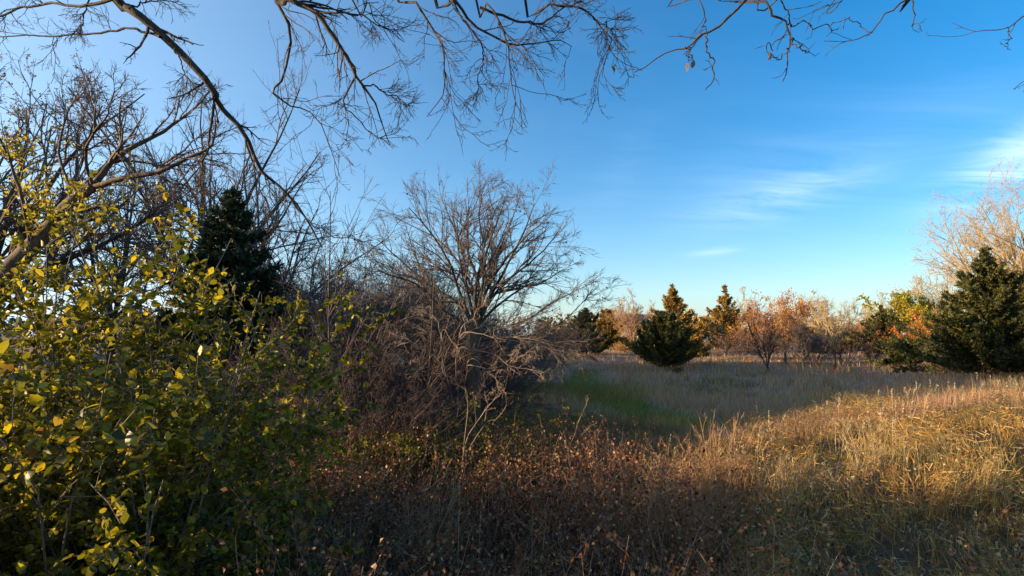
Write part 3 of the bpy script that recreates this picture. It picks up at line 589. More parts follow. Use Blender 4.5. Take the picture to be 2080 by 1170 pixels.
# the pale arching bush in the sun
def traced(root, strokes, specs, seed, bark, twig, part='branch', n=16, wig=.012, sides=5, offset=None):
    """Branches through given world points (with radii) as parts, side twigs as one part."""
    rng = np.random.default_rng(seed); P, Rr = [], []
    for pts, ra, rb in strokes:
        p = wiggle(spline(np.array(pts) - np.array(root.location), n), wig, rng); P.append(p); Rr.append(np.linspace(ra, rb, n))
    P, Rr = np.stack(P), np.stack(Rr); L = np.linalg.norm(np.diff(P, axis=1), axis=2).sum(1)
    for i in range(len(P)): link(part, Soup().add(*tubes(P[i:i+1], Rr[i:i+1], sides)).mesh(part, MATS[bark], True), root)
    lev = spread((P, Rr, L), specs, rng)
    link('twigs', soup_tubes(lev[1:], [3] * 6).mesh('twigs', MATS[twig], True), root)['kind'] = 'stuff'
    return lev, rng
def pale_bush():
    Y = 10.6; loc = on(935, Y); root = thing('bare_bush', 'pale arching bare bush catching the sun before the vase tree', 'bush', loc); b = np.array(loc)
    def st(px, ra, rb, d0=0, d1=0):
        ra, rb = ra * .7, rb * .7; m = len(px); return [b + (0, 0, -.05)] * 0 + [at(x, y, Y + d0 + (d1 - d0) * i / (m - 1)) for i, (x, y) in enumerate(px)], ra, rb
    low = [st([(932, 842), (930, 780), (926, 735), (932, 685)], .03, .018), st([(938, 842), (946, 780), (950, 738)], .026, .015), st([(926, 842), (912, 780), (900, 735), (897, 690)], .024, .014)]
    traced(root, low, [dict(n=3, ratio=.3, ang=45, rmin=.004, seg=4, wander=.2, t0=.3, Lmax=.3)], 110, 'brown_bark', 'brown_bark', 'stem')  # dark bark on the lower stems stands in for shade at their foot
    s = [st([(932, 690), (940, 665), (960, 645), (985, 610)], .012, .006, 0, -.3), st([(932, 688), (950, 672), (980, 680), (1040, 692), (1090, 704), (1160, 722)], .013, .005, 0, -.5), st([(930, 720), (938, 706), (965, 712), (1010, 725), (1040, 745), (1078, 752), (1110, 758)], .012, .004, -.2, -.9),
         st([(912, 775), (890, 735), (860, 712), (826, 690), (812, 718)], .011, .004, 0, -.6), st([(949, 745), (954, 730), (975, 745), (1000, 765), (1010, 790)], .01, .004, -.1, -.8), st([(898, 695), (890, 655), (872, 636), (850, 628)], .011, .005, .1, .5), st([(950, 742), (985, 745), (1035, 740), (1060, 725), (1070, 716)], .01, .004, 0, -1.),
         st([(897, 692), (902, 670), (922, 700), (950, 712)], .009, .004, 0, -.4), st([(933, 690), (960, 668), (985, 655), (1020, 640), (1060, 625)], .01, .004, .2, .8), st([(905, 760), (870, 748), (850, 752), (835, 740), (815, 722)], .009, .004, -.2, -.7), st([(933, 688), (945, 670), (940, 650), (930, 620)], .01, .004, .1, .6)]
    traced(root, s, [dict(n=9, ratio=.24, ang=48, rmin=.0036, seg=5, trop=-.05, wander=.2, t0=.45, Lmax=.55), dict(n=4, ratio=.45, ang=42, rmin=.0028, seg=4, wander=.2, t0=.15, Lmin=.12), dict(n=2, ratio=.5, ang=42, rmin=.003, seg=3, wander=.2, t0=.15, Lmin=.08)], 111, 'pale_twig', 'pale_twig', 'stem', wig=.02)  # paler bark up here carries the sunlight in its colour
pale_bush()
def dead_sapling(label, Y, px0, py0, strokes, seed, bark='pale_twig', r=.0065, tw=.0024):
    root = thing('dead_stem', label, 'dead plant', at(px0, py0, Y))
    traced(root, [([at(x, y, Y - .04 * i) for i, (x, y) in enumerate(c)], r * k, .0028) for c, k in strokes], [dict(n=4, ratio=.25, ang=36, rmin=tw, seg=4, wander=.12, t0=.35), dict(n=2, ratio=.4, ang=36, rmin=tw * .8, seg=3, t0=.3)], seed, bark, bark, 'stem', wig=.006)
dead_sapling('pale forked dead stem standing up in the dark brambles', 8.2, 940, 960, [([(940, 960), (945, 900), (975, 850), (1000, 815), (1018, 798)], 1.2), ([(942, 930), (985, 862), (1010, 850), (1030, 822)], .9), ([(938, 950), (948, 850), (950, 810), (945, 790)], .9), ([(985, 855), (990, 820), (985, 795)], .6)], 112)
dead_sapling('russet forked dead stem at the edge of the golden grass', 6.4, 1315, 1085, [([(1315, 1085), (1318, 1030), (1345, 1000), (1385, 985)], 1.1), ([(1316, 1050), (1325, 1000), (1320, 960)], .8), ([(1318, 1040), (1340, 990), (1348, 950)], .8)], 113, 'rust_twig')
dead_sapling('tall thin dry stalk leaning out of the brambles', 6.0, 885, 1090, [([(885, 1090), (915, 1030), (940, 985), (975, 955)], .8), ([(905, 1050), (922, 1000), (925, 960)], .6)], 114)
dead_sapling('slanting dry stalk between the brambles and the mown path', 9.5, 1145, 935, [([(1145, 935), (1165, 890), (1178, 850), (1192, 820)], .9), ([(1150, 925), (1185, 880), (1212, 858)], .8)], 115, 'tan_twig')

# the tree leaning in from the west with yellow leaves
def leaning_tree():
    Y = 9.0; base = np.array([-11.4, 9.6, float(ground(-11.4, 9.6))]); root = thing('leaning_tree', 'leaning dark tree with a forked trunk and a few yellow leaves', 'tree', base)
    w = lambda px, py, dy=0: at(px, py, Y + dy)
    rng = np.random.default_rng(120)
    t = wiggle(spline([base - (0, 0, .1), base + (.9, -.1, 1.6), w(-60, 620, .3), w(0, 568), w(65, 505), w(130, 428), w(188, 378)], 20), .02, rng) - base
    link('trunk', Soup().add(*tubes(t[None], np.linspace(.22, .085, 20)[None], 9)).mesh('trunk', MATS['brown_bark'], True), root)
    s = [([w(185, 382), w(225, 340, .1), w(275, 298, .2), w(335, 263, .4), w(395, 225, .6), w(440, 175, .7)],   .055, .010), ([w(186, 380), w(260, 362, -.2), w(335, 344, -.3), w(395, 314, -.4), w(430, 298, -.4), w(436, 240, -.5)], .05, .010),
         ([w(125, 432), w(140, 380, .5), w(120, 300, .8), w(140, 230, 1.0), w(180, 170, 1.2)], .035, .008), ([w(60, 510), w(50, 420, -.5), w(20, 330, -.8), w(-10, 260, -1.)], .035, .008), ([w(-20, 590), w(-10, 480, .6), w(40, 380, 1.0), w(60, 300, 1.2), w(100, 230, 1.5)], .032, .008),
         ([w(188, 378), w(170, 320, -.4), w(200, 260, -.8), w(230, 200, -1.)], .03, .008), ([w(100, 465), w(170, 430, -.3), w(250, 410, -.5), w(300, 370, -.6)], .026, .007)]
    lev, rng = traced(root, s, [dict(n=10, ratio=.42, ang=40, rmin=.007, seg=6, trop=.03, wander=.14, t0=.2), dict(n=6, ratio=.45, ang=40, rmin=.0045, seg=5, wander=.16, t0=.1), dict(n=4, ratio=.5, ang=40, rmin=.004, seg=3, t0=.1, Lmin=.14)], 121, 'brown_bark', 'grey_twig', 'limb', n=18, wig=.02, sides=7)
    p = lev[-1][0]; n = 13000; q, T = sample(p, rng.integers(0, len(p), n), rng.uniform(.2, 1, n)); qw = q + base
    keep = rng.random(n) < np.clip(1.25 - (qw[:, 0] + 8.5) / 2.4, 0, 1) * np.clip(1.3 - np.abs(qw[:, 2] - 4.7) / 1.1, 0, 1); q, T = q[keep], T[keep]
    v, f = leaves(q, T + rng.normal(0, .6, q.shape) - (0, 0, .5), .058 * rng.uniform(.6, 1.3, len(q)), rng, OVATE6, 1.0)
    link('leaves', Soup().add(v, tris=f).mesh('leaves', MATS['yellow_leaf']), root)['kind'] = 'stuff'
leaning_tree()

# trees standing behind the eye whose boughs hang into the view
def overhang(name, label, base, H, tr, strokes, specs, seed, n=22, dry=None):
    root = thing(name, label, 'tree', base); b = np.array(base, float); rng = np.random.default_rng(seed)
    t = wiggle(spline([b - (0, 0, .1), b + (.1, .05, H * .45), b + (-.05, .1, H)], 12), .03, rng) - b
    link('trunk', Soup().add(*tubes(t[None], np.linspace(tr, tr * .45, 12)[None], 10)).mesh('trunk', MATS['dark_bark'], True), root)
    lev, rng = traced(root, strokes, specs, seed + 1, 'dark_bark', 'dark_bark', 'limb', n=n, wig=.014, sides=6)
    if dry:
        q, T = sample(lev[-1][0], rng.integers(0, len(lev[-1][0]), dry), rng.uniform(.6, 1, dry))
        for i in range(dry):
            v, f = leaves(np.zeros((1, 3)), np.array([[.2, .1, -1.]]) + rng.normal(0, .3, (1, 3)), .055, rng, OVATE, .8)
            link('dry_leaf', Soup().add(v, tris=f).mesh('dry_leaf', MATS['brown_oak_leaf']), root, q[i])
    return root
g0 = lambda x, y: (x, y, float(ground(x, y)))
def st(px, ra, rb, Y0, Y1, pre=()):
    m = len(px); return [np.array(p, float) for p in pre] + [at(x, y, Y0 + (Y1 - Y0) * i / (m - 1)) for i, (x, y) in enumerate(px)], ra, rb
A, B2 = (-3.4, -2.2, 5.6), (-2.6, .8, 8.2)
O1 = [st([(200, -40), (260, 15), (330, 75), (430, 180), (442, 215), (500, 280), (530, 345), (600, 410), (655, 500)], .06, .008, 5.6, 6.6, [A, (-4.6, 2.4, 7.9)]),
      st([(436, 212), (425, 290), (408, 345), (405, 390)], .016, .004, 6.0, 5.8), st([(500, 283), (520, 350), (545, 420), (570, 470)], .012, .004, 6.2, 6.6), st([(560, 372), (620, 440), (660, 470), (720, 490)], .012, .003, 6.3, 6.4),
      st([(355, 98), (375, 150), (395, 175)], .009, .003, 5.8, 5.7), st([(260, 18), (300, 5), (360, 0)], .012, .004, 5.7, 5.9), st([(325, 75), (260, 60), (180, 68), (80, 72), (-40, 78)], .016, .006, 5.8, 6.4), st([(240, -5), (160, 10), (60, 12), (-30, 45)], .02, .01, 5.6, 6.4), st([(170, -30), (175, 20), (165, 60)], .012, .003, 5.8, 5.8),
      st([(520, -90), (560, 0), (590, 60), (572, 160), (556, 188), (600, 212), (650, 245), (692, 352)], .02, .003, 4.6, 5.2, [A, B2]),
      st([(530, -80), (580, -5), (640, 25), (692, 98), (735, 170), (765, 222), (790, 290)], .04, .004, 4.8, 5.4, [A, B2]),
      st([(640, 20), (700, 25), (760, 40), (820, 80)], .012, .003, 5.0, 5.3), st([(690, 95), (720, 150), (700, 210), (740, 255), (800, 300)], .012, .003, 5.1, 5.4), st([(735, 170), (790, 190), (830, 215)], .009, .003, 5.2, 5.4),
      st([(780, -80), (840, 0), (880, 60), (903, 105), (905, 150), (896, 200), (868, 234)], .016, .003, 4.7, 5.0, [A, (-1.6, .9, 8.3)]),
      st([(860, -70), (915, -10), (960, 45), (1030, 88), (1060, 92), (1125, 82), (1160, 94)], .022, .003, 4.7, 5.3, [A, (-1.2, .9, 8.4)]),
      st([(920, -5), (960, 70), (985, 110), (970, 150), (978, 190)], .01, .003, 4.8, 5.0), st([(955, -60), (990, 10), (1022, 60), (1035, 120), (1037, 180), (1062, 226)], .014, .003, 4.6, 4.8, [A, (-.8, .8, 8.5)]),
      st([(975, 15), (1050, 40), (1100, 48), (1150, 15), (1190, 5)], .014, .004, 4.7, 5.0), st([(1060, -60), (1115, -2), (1170, 10), (1205, 35), (1236, 72), (1240, 90), (1222, 132)], .016, .003, 4.6, 4.9, [A, (-.4, .9, 8.6)]),
      st([(1205, 38), (1235, 55), (1260, 75)], .006, .003, 4.8, 4.8), st([(700, -60), (740, 0), (760, 50), (800, 60)], .012, .003, 4.9, 5.2, [A, (-1.9, .8, 8.3)])]
OV = [dict(n=12, ratio=.30, ang=38, sd=14, rmin=.0036, seg=7, trop=-.03, wander=.17, t0=.33, rr=.5, Lmax=.58), dict(n=5, ratio=.42, ang=38, rmin=.0026, seg=5, wander=.18, t0=.15, trop=-.02, Lmin=.16), dict(n=2, ratio=.45, ang=40, rmin=.0021, seg=3, wander=.2, t0=.2, Lmin=.06)]
overhang('overhanging_tree', 'bare dark tree whose drooping boughs hang overhead across the sky', g0(-3.4, -2.2), 6.4, .22, O1, OV, 130)
C1, D1 = (4.6, -2.6, 5.4), (3.6, .6, 7.0)
O2 = [st([(1600, -90), (1530, -10), (1470, 45), (1430, 75), (1395, 95), (1345, 108), (1288, 147)], .014, .003, 3.4, 3.7, [C1, (2.6, .9, 6.6)]), st([(1432, 74), (1447, 115), (1443, 142), (1436, 178)], .006, .003, 3.6, 3.6), st([(1405, -60), (1422, 0), (1433, 40), (1431, 72)], .006, .003, 3.5, 3.6, [(2.6, .9, 6.6)]), st([(1392, 96), (1400, 105), (1395, 120)], .004, .0025, 3.6, 3.6),
      st([(1500, -80), (1550, 0), (1572, 27), (1598, 48), (1606, 80), (1604, 112), (1588, 168)], .013, .003, 3.5, 3.7, [C1, (2.9, .9, 6.6)]), st([(1585, -70), (1592, 0), (1600, 50)], .006, .004, 3.5, 3.6, [(2.9, .9, 6.6)]), st([(1606, 78), (1625, 92), (1644, 108)], .006, .003, 3.6, 3.6), st([(1601, 50), (1645, 56), (1693, 60)], .005, .003, 3.6, 3.6), st([(1600, 70), (1575, 90), (1550, 100)], .004, .0025, 3.6, 3.6), st([(1602, 100), (1580, 112), (1560, 120)], .004, .0025, 3.6, 3.6),
      st([(1900, -60), (1845, -5), (1802, 30), (1772, 64), (1735, 80), (1675, 83)], .010, .0025, 3.9, 4.1, [C1, D1]), st([(1770, 65), (1730, 40), (1700, 45)], .004, .0025, 4.0, 4.0), st([(1850, -8), (1858, 40), (1870, 62)], .005, .0025, 3.9, 3.9), st([(1745, -50), (1710, 0), (1660, 15)], .006, .0025, 3.9, 4.0, [D1]),
      st([(2200, -10), (2130, 10), (2085, 34), (2040, 57), (1990, 66), (1962, 70)], .009, .0025, 4.2, 4.4, [C1, (4.9, 1.5, 6.6)]), st([(2045, 55), (2050, 80), (2046, 96)], .004, .0025, 4.3, 4.3), st([(2180, 100), (2120, 140), (2052, 180)], .007, .0025, 4.2, 4.4, [C1, (5.4, 1.6, 6.4)])]
overhang('overhanging_tree', 'sparse bare tree with a few short twigs dangling against clear sky', g0(4.6, -2.6), 6.2, .2, O2, [dict(n=3, ratio=.16, ang=42, rmin=.0026, seg=4, wander=.15, t0=.55, fall=.3, Lmax=.22), dict(n=1, ratio=.4, ang=40, rmin=.0021, seg=3, t0=.3, Lmin=.05)], 140, dry=7)

# ================================================================== leafy shrubs close on the west side
LEAFMESH = []
def leaf_meshes():
    rng = np.random.default_rng(5)
    for i in range(6):
        t = OVATE[0].copy(); t[:, 0] *= rng.uniform(.9, 1.2); t[:, 2] *= rng.uniform(-.6, 2.0); t[4, 2] += rng.uniform(-.15, .1)
        LEAFMESH.append(Soup().add(t, tris=OVATE[1]).mesh('leaf', MATS['shrub_leaf']))
leaf_meshes()
from mathutils import Matrix
def leafy_shrub(label, x, y, H, Rad, seed, nstem, nleaf, nparts, size, lean=(.25, -.15), mat='shrub_leaf', lo=4, hi=48):
    rng = np.random.default_rng(seed); loc = np.array([x, y, float(ground(x, y))]); root = thing('leafy_shrub', label, 'bush', loc, 'leafy yellow-green shrubs beside the track')
    az = rng.uniform(0, 2 * math.pi, nstem); el = np.radians(rng.uniform(lo, hi, nstem))
    D = np.stack([np.cos(az) * np.sin(el) + lean[0], np.sin(az) * np.sin(el) + lean[1], np.cos(el)], 1)
    P = np.stack([np.cos(az), np.sin(az), np.zeros(nstem)], 1) * (Rad * .35 * rng.random(nstem) ** .5)[:, None]; P[:, 2] = -.1
    L = np.minimum(H / np.cos(el), Rad * 1.15 / np.maximum(np.sin(el), .05)) * rng.uniform(.7, 1.05, nstem)
    lv = shoots(P, D, L, np.full(nstem, .010), .0035, 8, .08, -.035, rng)
    lev = spread(lv, [dict(n=10, ratio=.38, ang=44, rmin=.003, seg=4, wander=.15, t0=.12, trop=-.01), dict(n=5, ratio=.5, ang=44, rmin=.0024, seg=2, wander=.2, t0=.1, Lmin=.16)], rng)
    for i in range(nstem): link('stem', Soup().add(*tubes(lv[0][i:i+1], lv[1][i:i+1], 5)).mesh('stem', MATS['young_bark'], True), root)
    link('twigs', soup_tubes(lev[1:], [3, 3]).mesh('twigs', MATS['young_bark'], True), root)['kind'] = 'stuff'
    p = np.concatenate([lev[-1][0], lev[-2][0][:, [0, 2, 4]]]); q, T = sample(p, rng.integers(0, len(p), nleaf), rng.uniform(.05, 1, nleaf))
    Dl = unit(T * .6 + rng.normal(0, .6, q.shape) + (0, 0, -.25)); Ll = size * rng.uniform(.4, 1.45, nleaf)
    qw = q + loc; dist = np.linalg.norm(qw - (0, 0, CAMZ), axis=1)
    vis = (qw[:, 0] > -.93 * qw[:, 1]) & (qw[:, 1] > .8)
    far = dist > 1.1; q, Dl, Ll, dist, vis = q[far], Dl[far], Ll[far], dist[far], vis[far]
    order = np.argsort(np.where(vis, dist / Ll, 1e9)); near, rest = order[:nparts], order[nparts:]
    v, f = leaves(q[rest], Dl[rest], Ll[rest], rng, OVATE6, 1.0, up=np.array([0, 0, 1.]))
    link('crown', Soup().add(v, tris=f).mesh('crown', MATS[mat]), root)['kind'] = 'stuff'
    for k, i in enumerate(near):
        d = Dl[i]; X = unit(np.cross(d, np.array([0, 0, 1.]) + .5 * rng.normal(size=3))); Z = np.cross(X, d)
        o = link('leaf', LEAFMESH[k % 6], root); M = np.eye(4); M[:3, 0], M[:3, 1], M[:3, 2], M[:3, 3] = X * Ll[i], d * Ll[i], Z * Ll[i], q[i]
        o.matrix_basis = Matrix(M.tolist())
leafy_shrub('tall yellow-green shrub, its arching stems highest in front of the spruce', -3.35, 4.8, 3.5, 1.25, 201, 42, 25000, 300, .055, lean=(.1, -.1))
leafy_shrub('broad yellow-green shrub in front of the leaning tree trunk', -5.0, 5.2, 3.45, 1.6, 202, 42, 25000, 300, .058)
leafy_shrub('low yellow-green shrub spreading toward the brown brambles', -3.0, 4.9, 3.1, .72, 203, 30, 14000, 300, .056, lean=(0, 0))
leafy_shrub('upright yellow-green shrub between the tall one and the thin-leaved one', -3.05, 5.6, 2.9, .75, 208, 26, 11000, 250, .056, lean=(0, -.03))
leafy_shrub('olive shrub rooted lowest at the feet of the taller leafy shrubs', -3.25, 3.8, 2.1, .7, 204, 30, 14000, 300, .056, lean=(-.05, .05))
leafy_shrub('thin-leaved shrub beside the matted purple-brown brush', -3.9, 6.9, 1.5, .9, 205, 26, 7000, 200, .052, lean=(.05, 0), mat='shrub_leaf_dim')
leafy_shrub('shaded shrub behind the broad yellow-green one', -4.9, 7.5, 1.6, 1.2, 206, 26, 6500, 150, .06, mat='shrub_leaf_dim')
leafy_shrub('outermost shrub of the row beneath the leaning tree', -6.7, 6.1, 2.6, 1.5, 207, 26, 7500, 120, .066)

GB = [dict(n=9, ratio=.45, ang=40, rmin=.004, seg=4, wander=.16, t0=.15), dict(n=4, ratio=.5, ang=40, rmin=.003, seg=3, t0=.1)]
def small_bush(label, px, Y, H, Rad, seed, n, mat='green_bush_leaf', size=.055):
    shrub('green_bush', label, 'bush', on(px, Y), H, Rad, seed, 26, GB, 'purple_twig', (mat, n, size), r0=.009, hi=60)
small_bush('yellow-green small-leaved bush at the foot of the vase tree', 885, 10.0, 1.25, .95, 211, 4200)
small_bush('low olive bush beside the yellow-green small-leaved one', 820, 9.6, 1.0, .85, 212, 3200)
small_bush('olive-yellow weedy bush between the vase tree and the mown path', 1060, 12.0, 1.35, .75, 213, 2600, size=.045)
small_bush('low green bush tucked under the pale arching bush', 960, 9.8, .95, .8, 214, 2200)
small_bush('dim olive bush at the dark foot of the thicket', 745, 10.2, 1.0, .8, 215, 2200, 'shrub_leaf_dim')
small_bush('olive weedy bush where brambles meet the mown path', 1085, 9.6, .95, .6, 216, 1700, size=.04)

# ================================================================== grass, brambles and weeds
def blades(P, H, W, bend, rng, seg=3, az=None):
    n = len(P); az = rng.uniform(0, 2 * math.pi, n) if az is None else az
    lean = np.stack([np.cos(az), np.sin(az), np.zeros(n)], 1); fa = az + math.pi / 2 + rng.normal(0, .7, n); side = np.stack([np.cos(fa), np.sin(fa), np.zeros(n)], 1)
    t = np.linspace(0, 1, seg + 1); b = np.broadcast_to(bend, (n,))
    c = P[:, None, :] + H[:, None, None] * (lean[:, None, :] * (b[:, None] * t[None] ** 1.8)[..., None] + np.array([0, 0, 1.]) * (t[None] * (1 - .33 * b[:, None] * t[None] ** 1.5))[..., None])
    w = W[:, None] * (1 - .8 * t[None] ** 1.3)
    v = np.stack([c - side[:, None] * w[..., None], c + side[:, None] * w[..., None]], 2).reshape(n, -1, 3)[:, :-1]; v[:, -1] = c[:, -1]
    k = 2 * seg + 1; b0 = np.arange(n)[:, None] * k; i = np.arange(seg - 1)[None, :] * 2 + b0; e = b0 + 2 * (seg - 1)
    return v.reshape(-1, 3), (np.stack([i, i + 1, i + 3, i + 2], -1).reshape(-1, 4), np.hstack([e, e + 1, e + 2])), c
def stuff(name, soup, mat, label, cat): return tag(link(name, soup.mesh(name, MATS[mat])), label, cat, kind='stuff')

def gold_grass():
    rng = np.random.default_rng(301); n = 8200
    x = rng.uniform(1.0, 17, n); y = 3.6 + rng.random(n) ** .85 * (10.5 + .28 * x)
    d = vnoise(x, y, 1.0, 7) * .65 + vnoise(x, y, .35, 8) * .35
    d = np.minimum(d + .5 * np.exp(-((x - 3.1) ** 2 / 1.0 + (y - 8.3) ** 2 / 1.6)), 1.15)      # the tallest stand, beside the brambles
    keep = (rng.random(n) < np.clip(-.55 + 2.5 * d, .03, 1)) & (x > 1.25 + .9 * vnoise(x, y, .8, 9) + .03 * (y - 5)) & (x < .98 * y + 1.5); x, y, d = x[keep], y[keep], d[keep]
    hue = vnoise(x, y, 1.6, 12) * .7 + rng.random(len(x)) * .3 + np.clip((x - 5) / 14, -.2, .3)
    lean0 = 6.0 * vnoise(x, y, 1.2, 13) - 2.2; bend0 = .2 + 1.1 * vnoise(x, y, .7, 14)
    V2, F2 = [], []
    for mat, sel, lab in (('gold_grass', hue < .62, 'tall rusty-gold dry grass on the sunlit bank'), ('straw_grass', hue >= .62, 'tall pale straw grass on the upper sunlit bank')):
        m = 10; k = sel.sum() * m; X = np.repeat(x[sel], m) + rng.normal(0, .06, k); Y = np.repeat(y[sel], m) + rng.normal(0, .06, k)
        hh = np.repeat((.18 + .58 * d[sel] ** 1.3) * rng.uniform(.75, 1.25, sel.sum()), m) * rng.uniform(.4, 1.15, k); az = np.repeat(lean0[sel], m) + rng.normal(0, .8, k)
        P = np.stack([X, Y, ground(X, Y) - .02], 1)
        v, q, c = blades(P, hh, rng.uniform(.0018, .0046, k), np.clip(np.repeat(bend0[sel], m) * rng.uniform(.4, 1.5, k), .05, 1.5), rng, 3, az)
        stuff('grass', Soup().add(v, *q), mat, lab, 'grass')
        # feathery heads and withered side leaves
        pick = rng.random(k) < .11; tip, prev = c[pick, -1], c[pick, -2]; kk = 9; T = unit(tip - prev); u = rng.random((len(tip), kk))
        base = tip[:, None] - T[:, None] * (u * .13)[..., None]; dd = T[:, None] + rng.normal(0, .45, (len(tip), kk, 3)); L = rng.uniform(.015, .045, len(tip) * kk)
        V2.append((base.reshape(-1, 3), dd.reshape(-1, 3), L))
    # withered narrow leaves tangled among the culms
    k = 34000; i = rng.integers(0, len(x), k); hz = (.18 + .58 * d[i] ** 1.3) * rng.random(k) ** .7 * .85
    P = np.stack([x[i] + rng.normal(0, .09, k), y[i] + rng.normal(0, .09, k), ground(x[i], y[i]) + hz], 1); D = rng.normal(0, 1, (k, 3)); D[:, 2] = D[:, 2] * .6 - .1
    v, f = leaves(P, D, rng.uniform(.06, .24, k), rng, TUFT, .10)
    stuff('grass', Soup().add(v, tris=f), 'gold_grass', 'withered curled leaves tangled through the golden grass', 'grass')
    b_, d_, l_ = (np.concatenate([t[i] for t in V2]) for i in range(3))
    v2, f2 = leaves(b_, d_, l_, rng, TUFT, .7)
    stuff('grass', Soup().add(v2, tris=f2), 'seed_head', 'feathery seed heads over the golden grass', 'seed heads')
    n = 26000; x = rng.uniform(1.2, 16, n); y = 3.6 + rng.random(n) * 13; keep = (vnoise(x, y, 1.3, 17) > .3) & (x < .98 * y + 1.5); x, y = x[keep], y[keep]
    v, q, c = blades(np.stack([x, y, ground(x, y)], 1), rng.uniform(.12, .40, len(x)), rng.uniform(.003, .006, len(x)), rng.uniform(.2, 1.3, len(x)), rng, 3)
    stuff('grass', Soup().add(v, *q), 'green_grass', 'short green grass growing under the golden grass', 'grass')
gold_grass()
def weed_clump(label, px, Y, H, Rad, seed, n, mat, specs=None, leaf=None):
    shrub('dry_weed_clump', label, 'weeds', on(px, Y), H, Rad, seed, n, specs or [dict(n=6, ratio=.32, ang=28, rmin=.0026, seg=4, wander=.1, t0=.3, trop=.03), dict(n=3, ratio=.45, ang=30, rmin=.0022, seg=3, t0=.2, Lmin=.05)], mat, leaf, r0=.005, hi=28, wander=.06, trop=.01)
weed_clump('tall russet branching weed clump at the corner of the golden grass', 1452, 8.4, 1.35, .5, 311, 16, 'rust_twig')
weed_clump('russet weed clump leaning beside the forked dead stem', 1390, 7.0, .95, .5, 312, 18, 'rust_twig')
weed_clump('rusty weed clump between brambles and golden grass', 1350, 8.0, .9, .5, 313, 16, 'rust_twig')
weed_clump('tan weed clump in the middle of the golden grass', 1590, 7.2, 1.0, .4, 314, 14, 'tan_twig')
weed_clump('tan weed clump highest on the golden bank', 1740, 9.0, .85, .45, 315, 14, 'tan_twig')
weed_clump('russet weed tuft by the slanting dry stalk', 1200, 9.0, .8, .45, 316, 18, 'rust_twig')
weed_clump('orange-brown weed tuft among the brambles', 880, 6.0, .95, .4, 317, 18, 'rust_twig')
weed_clump('rusty weed tuft where brambles meet the leafy shrubs', 700, 5.4, .9, .45, 318, 22, 'rust_twig')

GW, LW = 'russet twiggy weeds at the corner of the golden grass', 'russet twiggy weed clump massed where brambles meet golden grass'
w1 = shrub('dry_weed_clump', LW, 'weeds', on(1405, 8.0), .95, .45, 319, 26, [dict(n=7, ratio=.34, ang=32, rmin=.0026, seg=4, wander=.12, t0=.25, trop=.02), dict(n=5, ratio=.45, ang=36, rmin=.002, seg=3, t0=.15, Lmin=.06)], 'rust_twig', ('bramble_leaf', 240, .035), GW, r0=.0045, hi=34, wander=.07, trop=.01)
for px, Y, rz, sc in ((1370, 7.6, 1., .9), (1425, 7.3, 2.2, .95), (1480, 7.9, 3.1, .9), (1355, 7.0, 4.4, .8), (1400, 6.6, 5.2, .85), (1470, 7.1, .4, .8), (1530, 8.2, 1.7, .85), (1380, 8.8, 2.9, .9), (1335, 6.3, .8, .7)):
    dup(w1, on(px, Y), rz, sc, LW, GW)
def tall_stems():
    rng = np.random.default_rng(321); n = 150
    x = np.concatenate([rng.uniform(2.5, 15, n)]); y = 9.0 + .38 * x + rng.normal(0, 1.0, n); P = np.stack([x, y, ground(x, y)], 1)
    v, q, c = blades(P, rng.uniform(.55, .95, n), np.full(n, .0035), rng.uniform(.05, .35, n), rng, 4, rng.normal(.3, .8, n))
    tip, T = c[:, -1], unit(c[:, -1] - c[:, -2]); k = 26; u = rng.random((n, k)); base = tip[:, None] - T[:, None] * (u * .17)[..., None]
    v2, f2 = leaves(base.reshape(-1, 3), (T[:, None] + rng.normal(0, .5, (n, k, 3))).reshape(-1, 3), rng.uniform(.02, .045, n * k), rng, LEAF4, .55)
    stuff('grass', Soup().add(v, *q).add(v2, tris=f2), 'seed_head', 'thin pale reed stems nodding along the crest of the bank', 'grass')
tall_stems()

